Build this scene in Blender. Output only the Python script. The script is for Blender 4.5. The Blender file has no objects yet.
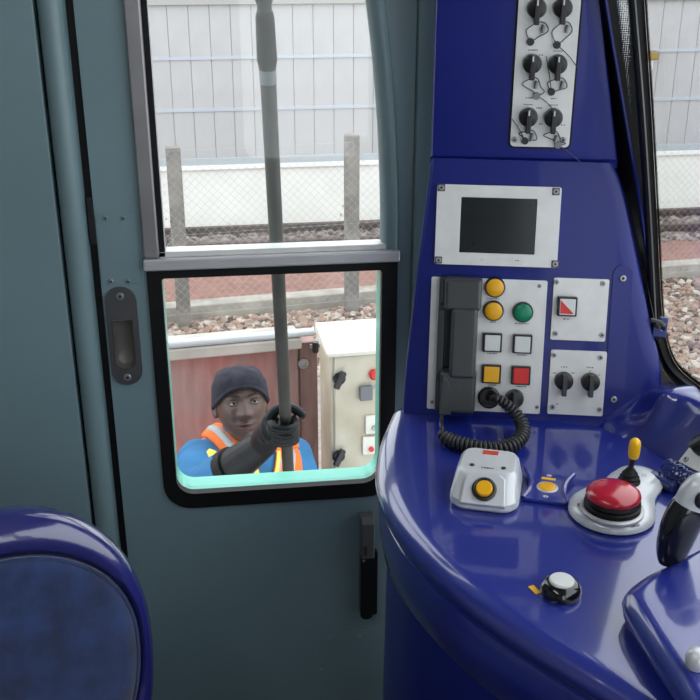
import bpy, bmesh, math, random
from mathutils import Vector, Matrix, noise
from mathutils.geometry import tessellate_polygon
random.seed(7)
scene = bpy.context.scene
COL = scene.collection
V = Vector
rad = math.radians

# ------------------------------------------------------------------ camera
FPX, PITCH, YAW = 1014.0, rad(22.5), rad(7.2)
CAM = V((0, 0, 1.7))
cam_data = bpy.data.cameras.new('camera')
cam = bpy.data.objects.new('camera', cam_data)
COL.objects.link(cam)
cam.location = CAM
cam.rotation_euler = (math.pi / 2 - PITCH, 0, -YAW)
cam_data.sensor_width = 36
cam_data.lens = 36 * FPX / 700
cam_data.clip_start = 0.02
cam_data.clip_end = 200
scene.camera = cam

# ------------------------------------------------------------------ overcast sky, exposure
world = bpy.data.worlds.new('overcast_sky')
scene.world = world
world.use_nodes = True
wn = world.node_tree.nodes
wl = world.node_tree.links
bg = wn['Background']
tc = wn.new('ShaderNodeTexCoord')
sx = wn.new('ShaderNodeSeparateXYZ')
cr = wn.new('ShaderNodeValToRGB')
wl.new(tc.outputs['Generated'], sx.inputs[0])
wl.new(sx.outputs['Z'], cr.inputs[0])
cr.color_ramp.elements[0].position = 0.0
cr.color_ramp.elements[0].color = (0.86, 0.88, 0.90, 1)
cr.color_ramp.elements[1].position = 0.7
cr.color_ramp.elements[1].color = (0.95, 0.97, 1.0, 1)
wl.new(cr.outputs[0], bg.inputs['Color'])
bg.inputs['Strength'].default_value = 2.4
scene.view_settings.view_transform = 'Standard'
scene.view_settings.look = 'None'
scene.view_settings.gamma = 1
scene.view_settings.use_curve_mapping = False
scene.view_settings.exposure = 0.25
FILL_GLOW = 5.5                                      # glow of the added fill panel under the cab ceiling

# ------------------------------------------------------------------ pixel to world
RT = V((math.cos(YAW), -math.sin(YAW), 0))
HF = V((math.sin(YAW), math.cos(YAW), 0))
FW = HF * math.cos(PITCH) - V((0, 0, 1)) * math.sin(PITCH)
UP = HF * math.sin(PITCH) + V((0, 0, 1)) * math.cos(PITCH)
def ray(x, y): return FW * FPX + RT * (x - 350) - UP * (y - 350)
def atX(x, y, X): d = ray(x, y); return CAM + d * (X / d.x)
def atY(x, y, Y): d = ray(x, y); return CAM + d * (Y / d.y)
def atZ(x, y, Z): d = ray(x, y); return CAM + d * ((Z - CAM.z) / d.z)
def frame(p, xd, yd):
    xd = V(xd).normalized(); zd = xd.cross(V(yd)).normalized(); yd = zd.cross(xd)
    return Matrix(((xd.x, yd.x, zd.x, p[0]), (xd.y, yd.y, zd.y, p[1]), (xd.z, yd.z, zd.z, p[2]), (0, 0, 0, 1)))
def onframe(M, x, y, h=0.0):
    n = V((M[0][2], M[1][2], M[2][2])); p = M.translation + n * h
    d = ray(x, y); k = (p - CAM).dot(n) / d.dot(n)
    q = M.inverted() @ (CAM + d * k)
    return q.x, q.y
def T(p): return Matrix.Translation(V(p))
def RZ(a): return Matrix.Rotation(a, 4, 'Z')

# ------------------------------------------------------------------ materials
MATS = {}
def mat(name, col, rough=0.5, metal=0.0, coat=0.0, var=0.0, vscale=8.0, bump=0.0, bscale=200.0, spec=0.5, col2=None, stretch=None, sheen=0.0, emit=None, trans=0.0, cior=1.5):
    if name in MATS: return MATS[name]
    m = bpy.data.materials.new(name); m.use_nodes = True
    nt = m.node_tree; b = nt.nodes['Principled BSDF']
    b.inputs['Base Color'].default_value = (*col, 1)
    b.inputs['Roughness'].default_value = rough
    b.inputs['Metallic'].default_value = metal
    b.inputs['Coat Weight'].default_value = coat
    b.inputs['Coat Roughness'].default_value = 0.06; b.inputs['Coat IOR'].default_value = cior
    b.inputs['Specular IOR Level'].default_value = spec
    if sheen: b.inputs['Sheen Weight'].default_value = sheen
    if trans: b.inputs['Transmission Weight'].default_value = trans
    if emit: b.inputs['Emission Color'].default_value = (*col, 1); b.inputs['Emission Strength'].default_value = emit
    co = nt.nodes.new('ShaderNodeTexCoord')
    mp = nt.nodes.new('ShaderNodeMapping')
    nt.links.new(co.outputs['Object'], mp.inputs[0])
    if stretch: mp.inputs['Scale'].default_value = stretch
    if var or col2:
        n = nt.nodes.new('ShaderNodeTexNoise'); n.inputs['Scale'].default_value = vscale; n.inputs['Detail'].default_value = 5
        nt.links.new(mp.outputs[0], n.inputs['Vector'])
        r = nt.nodes.new('ShaderNodeValToRGB')
        r.color_ramp.elements[0].position = 0.35; r.color_ramp.elements[1].position = 0.68
        c2 = col2 if col2 else tuple(min(1, c * (1 + var)) for c in col)
        c1 = col if col2 else tuple(c * (1 - var) for c in col)
        r.color_ramp.elements[0].color = (*c1, 1); r.color_ramp.elements[1].color = (*c2, 1)
        nt.links.new(n.outputs['Fac'], r.inputs[0]); nt.links.new(r.outputs[0], b.inputs['Base Color'])
    if bump:
        n2 = nt.nodes.new('ShaderNodeTexNoise'); n2.inputs['Scale'].default_value = bscale
        nt.links.new(mp.outputs[0], n2.inputs['Vector'])
        bp = nt.nodes.new('ShaderNodeBump'); bp.inputs['Strength'].default_value = bump; bp.inputs['Distance'].default_value = 0.002
        nt.links.new(n2.outputs['Fac'], bp.inputs['Height']); nt.links.new(bp.outputs[0], b.inputs['Normal'])
    MATS[name] = m
    return m

def glass_mat(name, tint=(1, 1, 1), refl=1.0, haze=0.0):
    m = bpy.data.materials.new(name); m.use_nodes = True
    nt = m.node_tree; nt.nodes.clear()
    o = nt.nodes.new('ShaderNodeOutputMaterial')
    t = nt.nodes.new('ShaderNodeBsdfTransparent'); t.inputs[0].default_value = (*tint, 1)
    g = nt.nodes.new('ShaderNodeBsdfGlossy'); g.inputs['Roughness'].default_value = 0.02
    fc = nt.nodes.new('ShaderNodeLayerWeight'); pw_ = nt.nodes.new('ShaderNodeMath'); pw_.operation = 'POWER'; pw_.inputs[1].default_value = 5
    fc.inputs['Blend'].default_value = 0.5
    lw = nt.nodes.new('ShaderNodeMath'); lw.operation = 'MULTIPLY_ADD'; lw.inputs[1].default_value = 0.9; lw.inputs[2].default_value = 0.03
    nt.links.new(fc.outputs['Facing'], pw_.inputs[0]); nt.links.new(pw_.outputs[0], lw.inputs[0])
    mx = nt.nodes.new('ShaderNodeMixShader')
    nt.links.new(lw.outputs[0], mx.inputs[0]); nt.links.new(t.outputs[0], mx.inputs[1]); nt.links.new(g.outputs[0], mx.inputs[2])
    last = mx
    if haze:
        d = nt.nodes.new('ShaderNodeBsdfTranslucent'); d.inputs[0].default_value = (0.9, 0.93, 0.95, 1)
        n = nt.nodes.new('ShaderNodeTexNoise'); n.inputs['Scale'].default_value = 9; n.inputs['Detail'].default_value = 6
        mm = nt.nodes.new('ShaderNodeMath'); mm.operation = 'MULTIPLY'; mm.inputs[1].default_value = haze * 2
        nt.links.new(n.outputs['Fac'], mm.inputs[0])
        m2 = nt.nodes.new('ShaderNodeMixShader')
        nt.links.new(mm.outputs[0], m2.inputs[0]); nt.links.new(mx.outputs[0], m2.inputs[1]); nt.links.new(d.outputs[0], m2.inputs[2])
        last = m2
    nt.links.new(last.outputs[0], o.inputs[0])
    MATS[name] = m
    return m

TEAL = mat('teal_paint', (0.165, 0.25, 0.28), 0.42, var=0.06, vscale=3, bump=0.05, bscale=300)
TEALD = mat('teal_trim_paint', (0.165, 0.25, 0.275), 0.35, var=0.05, vscale=5)
BLUE = mat('blue_gloss_lacquer', (0.0080, 0.0155, 0.175), 0.34, coat=0.15, spec=.3, var=0.05, vscale=4)
BLUE2 = mat('blue_desk_lacquer', (0.0105, 0.021, 0.235), 0.33, coat=1.0, spec=.6, cior=1.7, var=0.05, vscale=4)
BLACK = mat('black_rubber', (0.006, 0.006, 0.007), 0.5, var=0.2, spec=.25)
BLACKP = mat('black_plastic', (0.012, 0.012, 0.014), 0.32, var=0.1)
BLACKG = mat('black_gloss', (0.006, 0.006, 0.008), 0.08, coat=0.5)
GREYP = mat('charcoal_plastic', (0.045, 0.048, 0.052), 0.34, var=0.08, bump=0.04)
ALU = mat('brushed_aluminium', (0.52, 0.52, 0.54), 0.38, metal=0.35, var=0.06, vscale=20, stretch=(1, 12, 1))
ALUF = mat('window_aluminium', (0.30, 0.29, 0.30), 0.38, metal=0.6, var=0.08, vscale=12, stretch=(1, 1, .1))
PLATE = mat('satin_steel_plate', (0.72, 0.72, 0.715), 0.42, metal=0.3, var=0.05, vscale=30, bump=0.05)
SCREW = mat('screw_steel', (0.35, 0.35, 0.36), 0.35, metal=0.7)
SOCK = mat('screw_socket', (0.03, 0.03, 0.03), 0.6)
SILVER = mat('silver_paint', (0.60, 0.62, 0.65), 0.30, coat=0.3, metal=0.15, var=0.03)
AMBER = mat('amber_lens', (0.80, 0.40, 0.008), 0.3, var=0.08)
GREEN = mat('green_lens', (0.0, 0.22, 0.11), 0.3, var=0.08)
RED = mat('red_lens', (0.62, 0.018, 0.015), 0.3, var=0.08)
REDM = mat('red_mushroom_cap', (0.42, 0.010, 0.028), 0.2, coat=0.6)
WHITE = mat('white_lens', (0.66, 0.68, 0.67), 0.35, var=0.03)
YELL = mat('yellow_plastic', (0.85, 0.48, 0.005), 0.3, coat=0.2)
INK = mat('grey_print', (0.10, 0.10, 0.11), 0.6)
WINK = mat('white_print', (0.6, 0.62, 0.66), 0.6)
RINK = mat('red_print', (0.55, 0.05, 0.03), 0.6)
GUN = mat('gunmetal_plate', (0.105, 0.105, 0.11), 0.42, metal=0.5, var=0.06)
SCREEN = mat('dark_screen', (0.010, 0.012, 0.014), 0.16, var=0.3, vscale=14)
WIRE = mat('seal_wire', (0.07, 0.07, 0.075), 0.5, metal=0.4)
MINT = mat('mint_body_paint', (0.16, 0.62, 0.50), 0.35, coat=0.3)
GLASS = glass_mat('window_glass', (0.94, 0.96, 0.96))
GLASSH = glass_mat('damp_window_glass', (0.95, 0.97, 0.97), haze=0.015)

# ------------------------------------------------------------------ mesh builder
class MB:
    def __init__(s): s.v = []; s.f = []
    def add(s, vs, fs, M=None):
        o = len(s.v)
        s.v += [(M @ V(p)) if M else V(p) for p in vs]
        s.f += [[i + o for i in f] for f in fs]; return s
    def box(s, c, d, M=None):
        x, y, z = d[0] / 2, d[1] / 2, d[2] / 2
        vs = [(c[0] + a * x, c[1] + b * y, c[2] + e * z) for e in (-1, 1) for b in (-1, 1) for a in (-1, 1)]
        return s.add(vs, [[0, 2, 3, 1], [4, 5, 7, 6], [0, 1, 5, 4], [2, 6, 7, 3], [0, 4, 6, 2], [1, 3, 7, 5]], M)
    def b2(s, a, b, M=None):
        return s.box([(a[i] + b[i]) / 2 for i in range(3)], [abs(b[i] - a[i]) for i in range(3)], M)
    def lathe(s, prof, n=24, M=None):
        vs = []; fs = []
        for r, z in prof:
            for i in range(n):
                a = 2 * math.pi * i / n; vs.append((r * math.cos(a), r * math.sin(a), z))
        for k in range(len(prof) - 1):
            for i in range(n):
                j = (i + 1) % n; fs.append([k * n + i, k * n + j, (k + 1) * n + j, (k + 1) * n + i])
        fs.append(list(range(n))[::-1]); fs.append([(len(prof) - 1) * n + i for i in range(n)])
        return s.add(vs, fs, M)
    def tube(s, path, r, n=8, M=None, ry=None, ref=None, cap=True):
        path = [V(p) for p in path]; vs = []; fs = []; m = len(path)
        rr = r if isinstance(r, (list, tuple)) else [r] * m
        r2 = ry if isinstance(ry, (list, tuple)) else ([ry] * m if ry else rr)
        t0 = (path[1] - path[0]).normalized()
        u = V(ref) if ref else (V((0, 0, 1)) if abs(t0.z) < 0.9 else V((1, 0, 0)))
        for k in range(m):
            t = (path[min(k + 1, m - 1)] - path[max(k - 1, 0)]).normalized()
            u = (u - t * u.dot(t)).normalized(); w = t.cross(u)
            for i in range(n):
                a = 2 * math.pi * i / n
                vs.append(path[k] + u * (math.cos(a) * rr[k]) + w * (math.sin(a) * r2[k]))
        for k in range(m - 1):
            for i in range(n):
                j = (i + 1) % n; fs.append([k * n + i, k * n + j, (k + 1) * n + j, (k + 1) * n + i])
        if cap: fs.append(list(range(n))[::-1]); fs.append([(m - 1) * n + i for i in range(n)])
        return s.add(vs, fs, M)
    def prism(s, out, z0, z1, holes=(), M=None):
        loops = [list(out)] + [list(h) for h in holes]
        flat = [p for l in loops for p in l]; n = len(flat)
        tri = tessellate_polygon([[V((p[0], p[1], 0)) for p in l] for l in loops])
        vs = [(p[0], p[1], z0) for p in flat] + [(p[0], p[1], z1) for p in flat]
        fs = []
        def area(t): a, b, c = [flat[i] for i in t]; return (b[0] - a[0]) * (c[1] - a[1]) - (c[0] - a[0]) * (b[1] - a[1])
        for t in tri:
            t = list(t)
            if abs(area(t)) < 1e-12: continue
            if area(t) < 0: t = t[::-1]
            fs.append([i + n for i in t]); fs.append(t[::-1])
        o = 0
        for l in loops:
            k = len(l)
            for i in range(k):
                j = (i + 1) % k; fs.append([o + i, o + j, o + j + n, o + i + n])
            o += k
        return s.add(vs, fs, M)
    def loft(s, rings, cap=True, M=None, closed=True):
        n = len(rings[0]); vs = [p for r in rings for p in r]; fs = []
        for k in range(len(rings) - 1):
            for i in range(n if closed else n - 1):
                j = (i + 1) % n; fs.append([k * n + i, k * n + j, (k + 1) * n + j, (k + 1) * n + i])
        if cap and closed: fs.append(list(range(n))[::-1]); fs.append([(len(rings) - 1) * n + i for i in range(n)])
        return s.add(vs, fs, M)
    def ball(s, c, r, nu=20, nv=12, M=None):
        if not isinstance(r, (tuple, list)): r = (r, r, r)
        rings = []
        for k in range(nv + 1):
            a = math.pi * k / nv - math.pi / 2; cz = math.sin(a); cc = max(math.cos(a), 1e-4)
            rings.append([(c[0] + r[0] * cc * math.cos(2 * math.pi * i / nu), c[1] + r[1] * cc * math.sin(2 * math.pi * i / nu), c[2] + r[2] * cz) for i in range(nu)])
        return s.loft(rings, True, M)
    def mesh(s, name):
        me = bpy.data.meshes.new(name); me.from_pydata([tuple(p) for p in s.v], [], s.f); me.update()
        bm = bmesh.new(); bm.from_mesh(me); bmesh.ops.recalc_face_normals(bm, faces=bm.faces); bm.to_mesh(me); bm.free()
        return me
    def build(s, name, m, parent=None, smooth=True, bevel=0.0, seg=2, M=None, angle=40):
        return obj(name, s.mesh(name), m, parent, smooth, bevel, seg, M, angle)

def obj(name, me, m, parent=None, smooth=True, bevel=0.0, seg=2, M=None, angle=40):
    o = bpy.data.objects.new(name, me); COL.objects.link(o)
    if m is not None: me.materials.clear(); me.materials.append(m)
    if smooth:
        me.polygons.foreach_set('use_smooth', [True] * len(me.polygons))
        if not bevel: me.set_sharp_from_angle(angle=rad(angle))
    if bevel:
        b = o.modifiers.new('bevel', 'BEVEL'); b.width = bevel; b.segments = seg; b.limit_method = 'ANGLE'; b.angle_limit = rad(35)
        if smooth: b.harden_normals = True
    if parent: o.parent = parent
    if M is not None: o.matrix_local = M
    return o
def tag(o, label=None, cat=None, group=None, kind=None):
    if label: o['label'] = label
    if cat: o['category'] = cat
    if group: o['group'] = group
    if kind: o['kind'] = kind
    return o
def thing(name, label, cat, M=None, group=None):
    o = bpy.data.objects.new(name, None); COL.objects.link(o); o.empty_display_size = 0.05
    if M is not None: o.matrix_world = M
    return tag(o, label, cat, group)
def struct(name, label=None, cat=None, M=None):
    o = bpy.data.objects.new(name, None); COL.objects.link(o)
    if M is not None: o.matrix_world = M
    return tag(o, label, cat, None, 'structure')
def copy_part(o, parent, M):
    c = o.copy(); COL.objects.link(c); c.parent = parent; c.matrix_local = M
    return c
def copy_tree(o, parent, M):
    c = copy_part(o, parent, M)
    for k in list(o.children):
        copy_part(k, c, k.matrix_local.copy())
    return c
def rrect(x0, y0, x1, y1, r, n=5):
    p = []
    for cx, cy, a0 in ((x1 - r, y0 + r, -90), (x1 - r, y1 - r, 0), (x0 + r, y1 - r, 90), (x0 + r, y0 + r, 180)):
        for i in range(n + 1):
            a = rad(a0 + 90 * i / n); p.append((cx + r * math.cos(a), cy + r * math.sin(a)))
    return p
def catmull(pts, n=6):
    pts = [V(p) for p in pts]; out = []
    for i in range(len(pts) - 1):
        a, b, c, d = pts[max(i - 1, 0)], pts[i], pts[i + 1], pts[min(i + 2, len(pts) - 1)]
        for k in range(n):
            t = k / n
            out.append(0.5 * ((2 * b) + (c - a) * t + (2 * a - 5 * b + 4 * c - d) * t * t + (3 * b - a - 3 * c + d) * t ** 3))
    out.append(pts[-1]); return out
def screw_mesh(r):
    return MB().lathe([(r, 0), (r, r * .35), (r * .8, r * .55), (r * .42, r * .55), (r * .40, r * .25)], 12).mesh('screw')
SCR = {}
def screw(parent, x, y, z=0.0, r=0.0042):
    if r not in SCR:
        SCR[r] = screw_mesh(r); SCR[r].materials.append(SCREW); SCR[r].materials.append(SOCK)
        SCR[r].polygons.foreach_set('use_smooth', [False] * len(SCR[r].polygons))
        for p in SCR[r].polygons:
            if all(math.hypot(SCR[r].vertices[v].co.x, SCR[r].vertices[v].co.y) < r * .45 for v in p.vertices): p.material_index = 1
    o = bpy.data.objects.new('screw', SCR[r]); COL.objects.link(o); o.parent = parent; o.matrix_local = T((x, y, z)); return o
def printed(parent, x, y, z, w, h=0.0022, m=None, n=None, name='printed_text'):
    """a row of tiny illegible print marks"""
    b = MB(); n = n or max(2, int(w / 0.0032)); st = w / n
    for i in range(n):
        ww = st * random.uniform(.5, .8)
        b.box((x - w / 2 + st * (i + .5), y, z + .0001), (ww, h * random.uniform(.7, 1), .0003))
    return b.build(name, m or INK, parent, smooth=False)

# ================================================================== CAB SHELL
DY = 1.80                                       # inner face of the side door
b = MB().box((-0.42, 0.45, -0.03), (2.5, 2.75, 0.06))
tag(b.build('floor', mat('grey_floor_vinyl', (0.06, 0.065, 0.07), 0.6, var=0.15, vscale=40), smooth=False), kind='structure')
b = MB().box((-0.42, 0.45, 2.33), (2.5, 2.75, 0.06))
tag(b.build('ceiling', mat('cream_ceiling_panel', (0.30, 0.31, 0.32), 0.6), smooth=False), kind='structure')
CREAM = mat('grey_wall_panel', (0.34, 0.37, 0.38), 0.6)
b = MB().b2((-1.67, -0.92, 0), (-1.62, 1.82, 2.30))
tag(b.build('wall_back', CREAM, smooth=False), kind='structure')
b = MB().prism([(-1.62, 0), (0.80, 0), (0.80, 2.30), (-1.62, 2.30)], 0, 0.05, holes=[rrect(.10, .75, .66, 1.95, .06)], M=frame((0, -0.87, 0), (1, 0, 0), (0, 0, 1)))
wr = b.build('wall_right', CREAM, smooth=False); tag(wr, kind='structure')
MB().b2((.10, -0.9, .75), (.66, -.893, 1.95)).build('glass', GLASS, wr, smooth=False)

# unseen glowing panel added under the ceiling to brighten the cab interior
cl_ = thing('added_fill_panel', 'long white glowing panel added out of view to brighten the driver cab', 'lamp', T((-.55, .35, 2.30)))
MB().b2((-.14, -.62, -.035), (.14, .62, -.0005)).build('fill_housing', PLATE, cl_, bevel=.006)
MB().b2((-.12, -.60, -.050), (.12, .60, -.036)).build('fill_diffuser', mat('fill_diffuser', (1.0, .97, .93), .5, emit=FILL_GLOW), cl_, bevel=.006)

# left wall: flat panel, rounded pillar
wl_ = struct('wall_left')
XG = -0.287
MB().b2((-1.62, DY - 0.035, 0), (XG - 0.003, DY + 0.05, 2.30)).build('wall_panel', TEAL, wl_, smooth=True, bevel=.003)
# rounded pillar beside the door
pf = []
for i in range(13):
    a = math.pi * i / 12
    pf.append((-0.2650 - 0.0205 * math.cos(a), DY - 0.02 - 0.022 * math.sin(a)))
pf = [(XG + 0.0015, DY + 0.05)] + pf + [(-0.2445, DY + 0.05)]
MB().loft([[(p[0], p[1], z) for p in pf] for z in (0, 2.3)]).build('corner_pillar', TEALD, wl_, angle=50)
MB().b2((XG - .01, DY - .005, 0), (-.246, DY + .049, 2.3)).build('groove_seal', BLACK, wl_, smooth=False)
MB().b2((-.2455, DY + .008, 0), (-.2315, DY + .049, 2.3)).build('door_gap_seal', BLACK, wl_, smooth=False)
# wall to the right of the door, running behind the console
MB().b2((0.345, DY - .012, 0), (0.655, DY + .05, 2.30)).build('wall_panel', TEAL, wl_, bevel=.004)
MB().b2((-.24, DY - .03, 1.93), (.345, DY + .05, 2.30)).build('wall_panel', TEAL, wl_, bevel=.004)

# ------------------------------------------------------------------ side door
door = struct('door_1')
DF = frame((0, DY, 0), (1, 0, 0), (0, 0, 1))          # local x = world X, y = world Z, z = into the cab
up_r = [(0.300, 1.150), (0.2985, 1.25), (0.292, 1.38), (0.281, 1.50), (0.268, 1.60), (0.252, 1.70), (0.23, 1.80)]
up_hole = [(-0.148, 1.150)] + up_r + [(-0.148, 1.80)]
lowg = [(-.147, 1.128)] + [( -.147, .69)] 
def lowring(x0, z0, x1, z1, rb, rt, n=7):
    p = []
    for cx, cy, a0, r in ((x1 - rb, z0 + rb, -90, rb), (x1 - rt, z1 - rt, 0, rt), (x0 + rt, z1 - rt, 90, rt), (x0 + rb, z0 + rb, 180, rb)):
        for i in range(n + 1):
            a = rad(a0 + 90 * i / n); p.append((cx + r * math.cos(a), cy + r * math.sin(a)))
    return p
g_out = lowring(-.1475, .622, .317, 1.13, .055, .004)
g_in = lowring(-.1215, .655, .2875, 1.110, .035, .006)
x0, y1 = onframe(DF, 106, 287); x1, y0 = onframe(DF, 142, 384)
hx0, hx1 = -.2165, -.1605
hc = onframe(DF, 124, 336)
hx0, hx1 = hc[0] - .0285, hc[0] + .0285
hy0, hy1 = onframe(DF, 126, 384)[1], onframe(DF, 122, 286.5)[1]
cx = hc[0]
cw = .0185
ct, cb = onframe(DF, 124, 319)[1], onframe(DF, 126, 368)[1]
cup = [(cx + cw, ct)] + [(cx - cw, ct)] + [(cx + cw * math.cos(a), cb + cw + cw * math.sin(a)) for a in [math.pi + math.pi * i / 10 for i in range(11)]]
lf = MB().prism([(-.2308, .02), (-.156, .02), (-.156, 1.935), (-.2308, 1.935)], -.035, 0, holes=[cup])
lf.prism([(-.156, .02), (.343, .02), (.343, 1.139), (-.156, 1.139)], -.035, 0, holes=[g_out])
lf.prism([(-.156, 1.139), (.343, 1.139), (.343, 1.935), (-.156, 1.935)], -.035, 0, holes=[up_hole])
lf.build('door_leaf', TEAL, door, smooth=False, M=DF)
gk = MB().prism(g_out, -.012, .006, holes=[g_in]).build('window_gasket', BLACK, door, bevel=.003, M=DF)
MB().prism(lowring(-.150, .6195, .3195, 1.13, .057, .004), -.004, .0022, holes=[lowring(-.1472, .6223, .3167, 1.1296, .055, .004)]).build('gasket_lip', TEALD, door, smooth=False, M=DF)
MB().prism(g_in, -.024, -.020).build('window_pane', GLASS, door, smooth=False, M=DF)
# upper drop-light frame
fr = MB().b2((-.150, 1.150, -.03), (-.122, 1.80, .012)).build('window_frame', ALUF, door, bevel=.004, M=DF)
MB().b2((-.122, 1.158, -.03), (-.112, 1.80, .000)).build('frame_channel', BLACK, door, bevel=.001, M=DF)
MB().b2((-.115, 1.158, -.012), (-.1105, 1.80, -.002)).build('frame_bead', ALU, door, bevel=.001, M=DF)
MB().b2((-.152, 1.127, -.03), (.320, 1.150, .016)).build('transom_bar', ALU, door, bevel=.004, M=DF)
MB().b2((-.112, 1.150, -.03), (.300, 1.160, .004)).build('transom_bead', PLATE, door, bevel=.001, M=DF)
# teal moulding along the curved right side of the upper pane
mo = []
for (x, z) in catmull([(p[0], p[1], 0) for p in up_r], 4) and [(p.x, p.y) for p in catmull([(p[0], p[1], 0) for p in up_r], 4)]:
    mo.append((x, z))
w0 = [(x - .012, z) for x, z in mo]; w1 = [(x + .016, z) for x, z in mo]
rings = []
for i, (x, z) in enumerate(mo):
    rings.append([(x - .012, z, -.03), (x - .012, z, -.006), (x - .004, z, .006), (x + .008, z, .010), (x + .016, z, .006), (x + .019, z, -.004), (x + .019, z, -.03)])
MB().loft(rings).build('window_moulding', TEALD, door, M=DF, angle=60)
MB().prism([(-.125, 1.152)] + [(p[0] - .006, max(p[1], 1.152)) for p in up_r] + [(-.125, 1.80)], -.024, -.020).build('upper_pane', GLASSH, door, smooth=False, M=DF)
# water drops clinging to the upper pane
DROP = glass_mat('water_drop', (0.82, 0.84, 0.85))
dm = MB().ball((0, 0, 0), (1, 1.5, .35), 8, 6).mesh('water_drop')
for (px, py, sc) in [(171, 222, 2.2), (176, 226, 1.6), (183, 221, 2.6), (188, 231, 1.8), (197, 236, 1.7), (203, 233, 1.5), (341, 215, 2.6), (343, 206, 1.8), (345, 198, 1.5), (371, 228, 2.0), (365, 231, 1.5), (166, 219, 1.4), (230, 224, 1.2), (292, 230, 1.2), (352, 233, 1.4), (208, 230, 1.2)]:
    x, y = onframe(DF, px, py, -.019)
    o = obj('water_drop', dm, DROP, door, M=DF @ T((x, y, -.0195)) @ Matrix.Diagonal((sc * .001, sc * .001, sc * .001, 1)))
# lock cover plate, screws
LX = [onframe(DF, px, py) for px, py in ((96, 214), (138, 214), (141, 283), (103, 284))]
lp = MB().prism(rrect(-.2285, LX[2][1], -.158, LX[0][1], .004), 0, .0018).build('lock_cover', TEAL, door, M=DF, bevel=.0006)
for px, py in ((105.5, 218), (123, 218), (111, 281), (128, 281)):
    x, y = onframe(DF, px, py); screw(lp, x, y, .0018, .0046)
# recessed pull handle
ph = MB().prism(rrect(hx0, hy0, hx1, hy1, .0284, 8), 0, .005, holes=[cup]).build('pull_handle', GUN, door, M=DF, bevel=.0012)
cupr = []
for k, dz in ((1.0, .004), (.97, -.006), (.85, -.013), (.55, -.017), (.1, -.018)):
    mcx, mcy = cx, (ct + cb) / 2
    cupr.append([(mcx + (p[0] - mcx) * k, mcy + (p[1] - mcy) * (k if k > .9 else k + .05), dz + .003) for p in cup])
MB().loft(cupr + [[(mcx, mcy, -.0151)] * len(cup)], cap=False).build('handle_cup', mat('handle_cup_metal', (0.16, 0.155, 0.14), 0.4, metal=.4), ph)
for yy in (hy0 + .0165, hy1 - .0165): screw(ph, cx, yy, .005, .0072)
# dark lock keeper in the gap
kx, ky = onframe(DF, 87, 197); _, ky0 = onframe(DF, 90, 244)
MB().b2((-.2425, ky0, -.006), (-.2322, ky, .004)).build('lock_keeper', BLACKP, door, bevel=.001, M=DF)
# small access hatch low on the door
ax0, ay1 = onframe(DF, 318, 633); ax1 = .33
ha = MB().prism(rrect(ax0, .16, ax1, ay1, .006), 0, .0016).build('access_hatch', TEAL, door, M=DF, bevel=.0006)
for px, py in ((330, 637), (360, 635), (321, 669)):
    x, y = onframe(DF, px, py); screw(ha, x, y, .0016, .003)
# folded inner door handle beside the desk
hl = thing('door_latch', 'dark grey and black latch lever on the teal door left of the desk', 'latch', DF)
qx, qy = onframe(DF, 368, 519, .03); _, qm = onframe(DF, 367, 558, .03); _, q0 = onframe(DF, 368, 616, .01)
MB().loft([[(qx - .013, y, z) for y, z in pr] if False else [(qx + sx_ * .0135, y, z) for y, z in pr] for sx_, pr in ((-1, [(qm, 0), (qm, .034), (qy - .012, .034), (qy, .022), (qy, 0)]), (1, [(qm, 0), (qm, .034), (qy - .012, .034), (qy, .022), (qy, 0)]))]).build('latch_housing', mat('latch_grey', (0.10, 0.105, 0.11), .35), hl, bevel=.002)
MB().prism(rrect(qx - .0135, q0, qx + .0135, qm + .004, .0132, 6), 0, .022).build('latch_paddle', BLACKP, hl, bevel=.003)
MB().prism(rrect(qx + .014, q0 + .004, qx + .024, qm + .002, .0048, 5), 0, .012).build('latch_guide', BLACKP, hl, bevel=.002)
MB().b2((qx - .009, qm + .010, .033), (qx - .002, qm + .032, .0352)).build('latch_slot', SOCK, hl, smooth=False)
screw(hl, qx - .007, qm - .012, .0222, .0028)

# mint painted outer body skin around the lower window
mo_ = MB().prism(lowring(-.147, .625, .3165, 1.1245, .02, .004), -.062, -.0125, holes=[g_in])
mo_.build('outer_body_skin', MINT, door, bevel=.004, seg=3, M=DF)

# ------------------------------------------------------------------ windscreen
def wsx(z): return 0.772 - (z - 1.03) * 0.19
ws = struct('window_1')
def WP(y, z, off=0.0): return (wsx(z) + off, y, z)
SL = V((-.19, 0, 1)).normalized()
WF = frame(WP(1.2, 1.0), (0, -1, 0), SL)             # x = toward camera side, y up the glass, z = into the cab
ytop = 1.12
MB().prism([(-.60, -.03), (2.05, -.03), (2.05, ytop), (-.60, ytop)], -.004, 0).build('windscreen_glass', GLASS, ws, smooth=False, M=WF)
# dotted black print round the glass edge
fm = bpy.data.materials.new('dotted_frit'); fm.use_nodes = True
nt = fm.node_tree; nt.nodes.clear()
o_ = nt.nodes.new('ShaderNodeOutputMaterial'); t_ = nt.nodes.new('ShaderNodeBsdfTransparent')
p_ = nt.nodes.new('ShaderNodeBsdfPrincipled'); p_.inputs['Base Color'].default_value = (.004, .004, .004, 1); p_.inputs['Roughness'].default_value = .7
co_ = nt.nodes.new('ShaderNodeTexCoord'); vo = nt.nodes.new('ShaderNodeTexVoronoi'); vo.inputs['Scale'].default_value = 300; vo.inputs['Randomness'].default_value = .15
uvn = nt.nodes.new('ShaderNodeUVMap'); sp = nt.nodes.new('ShaderNodeSeparateXYZ')
nt.links.new(co_.outputs['Object'], vo.inputs['Vector']); nt.links.new(uvn.outputs[0], sp.inputs[0])
ma = nt.nodes.new('ShaderNodeMath'); ma.operation = 'MULTIPLY_ADD'; ma.inputs[1].default_value = 1.0; ma.inputs[2].default_value = 0.0
nt.links.new(sp.outputs[0], ma.inputs[0])
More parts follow.
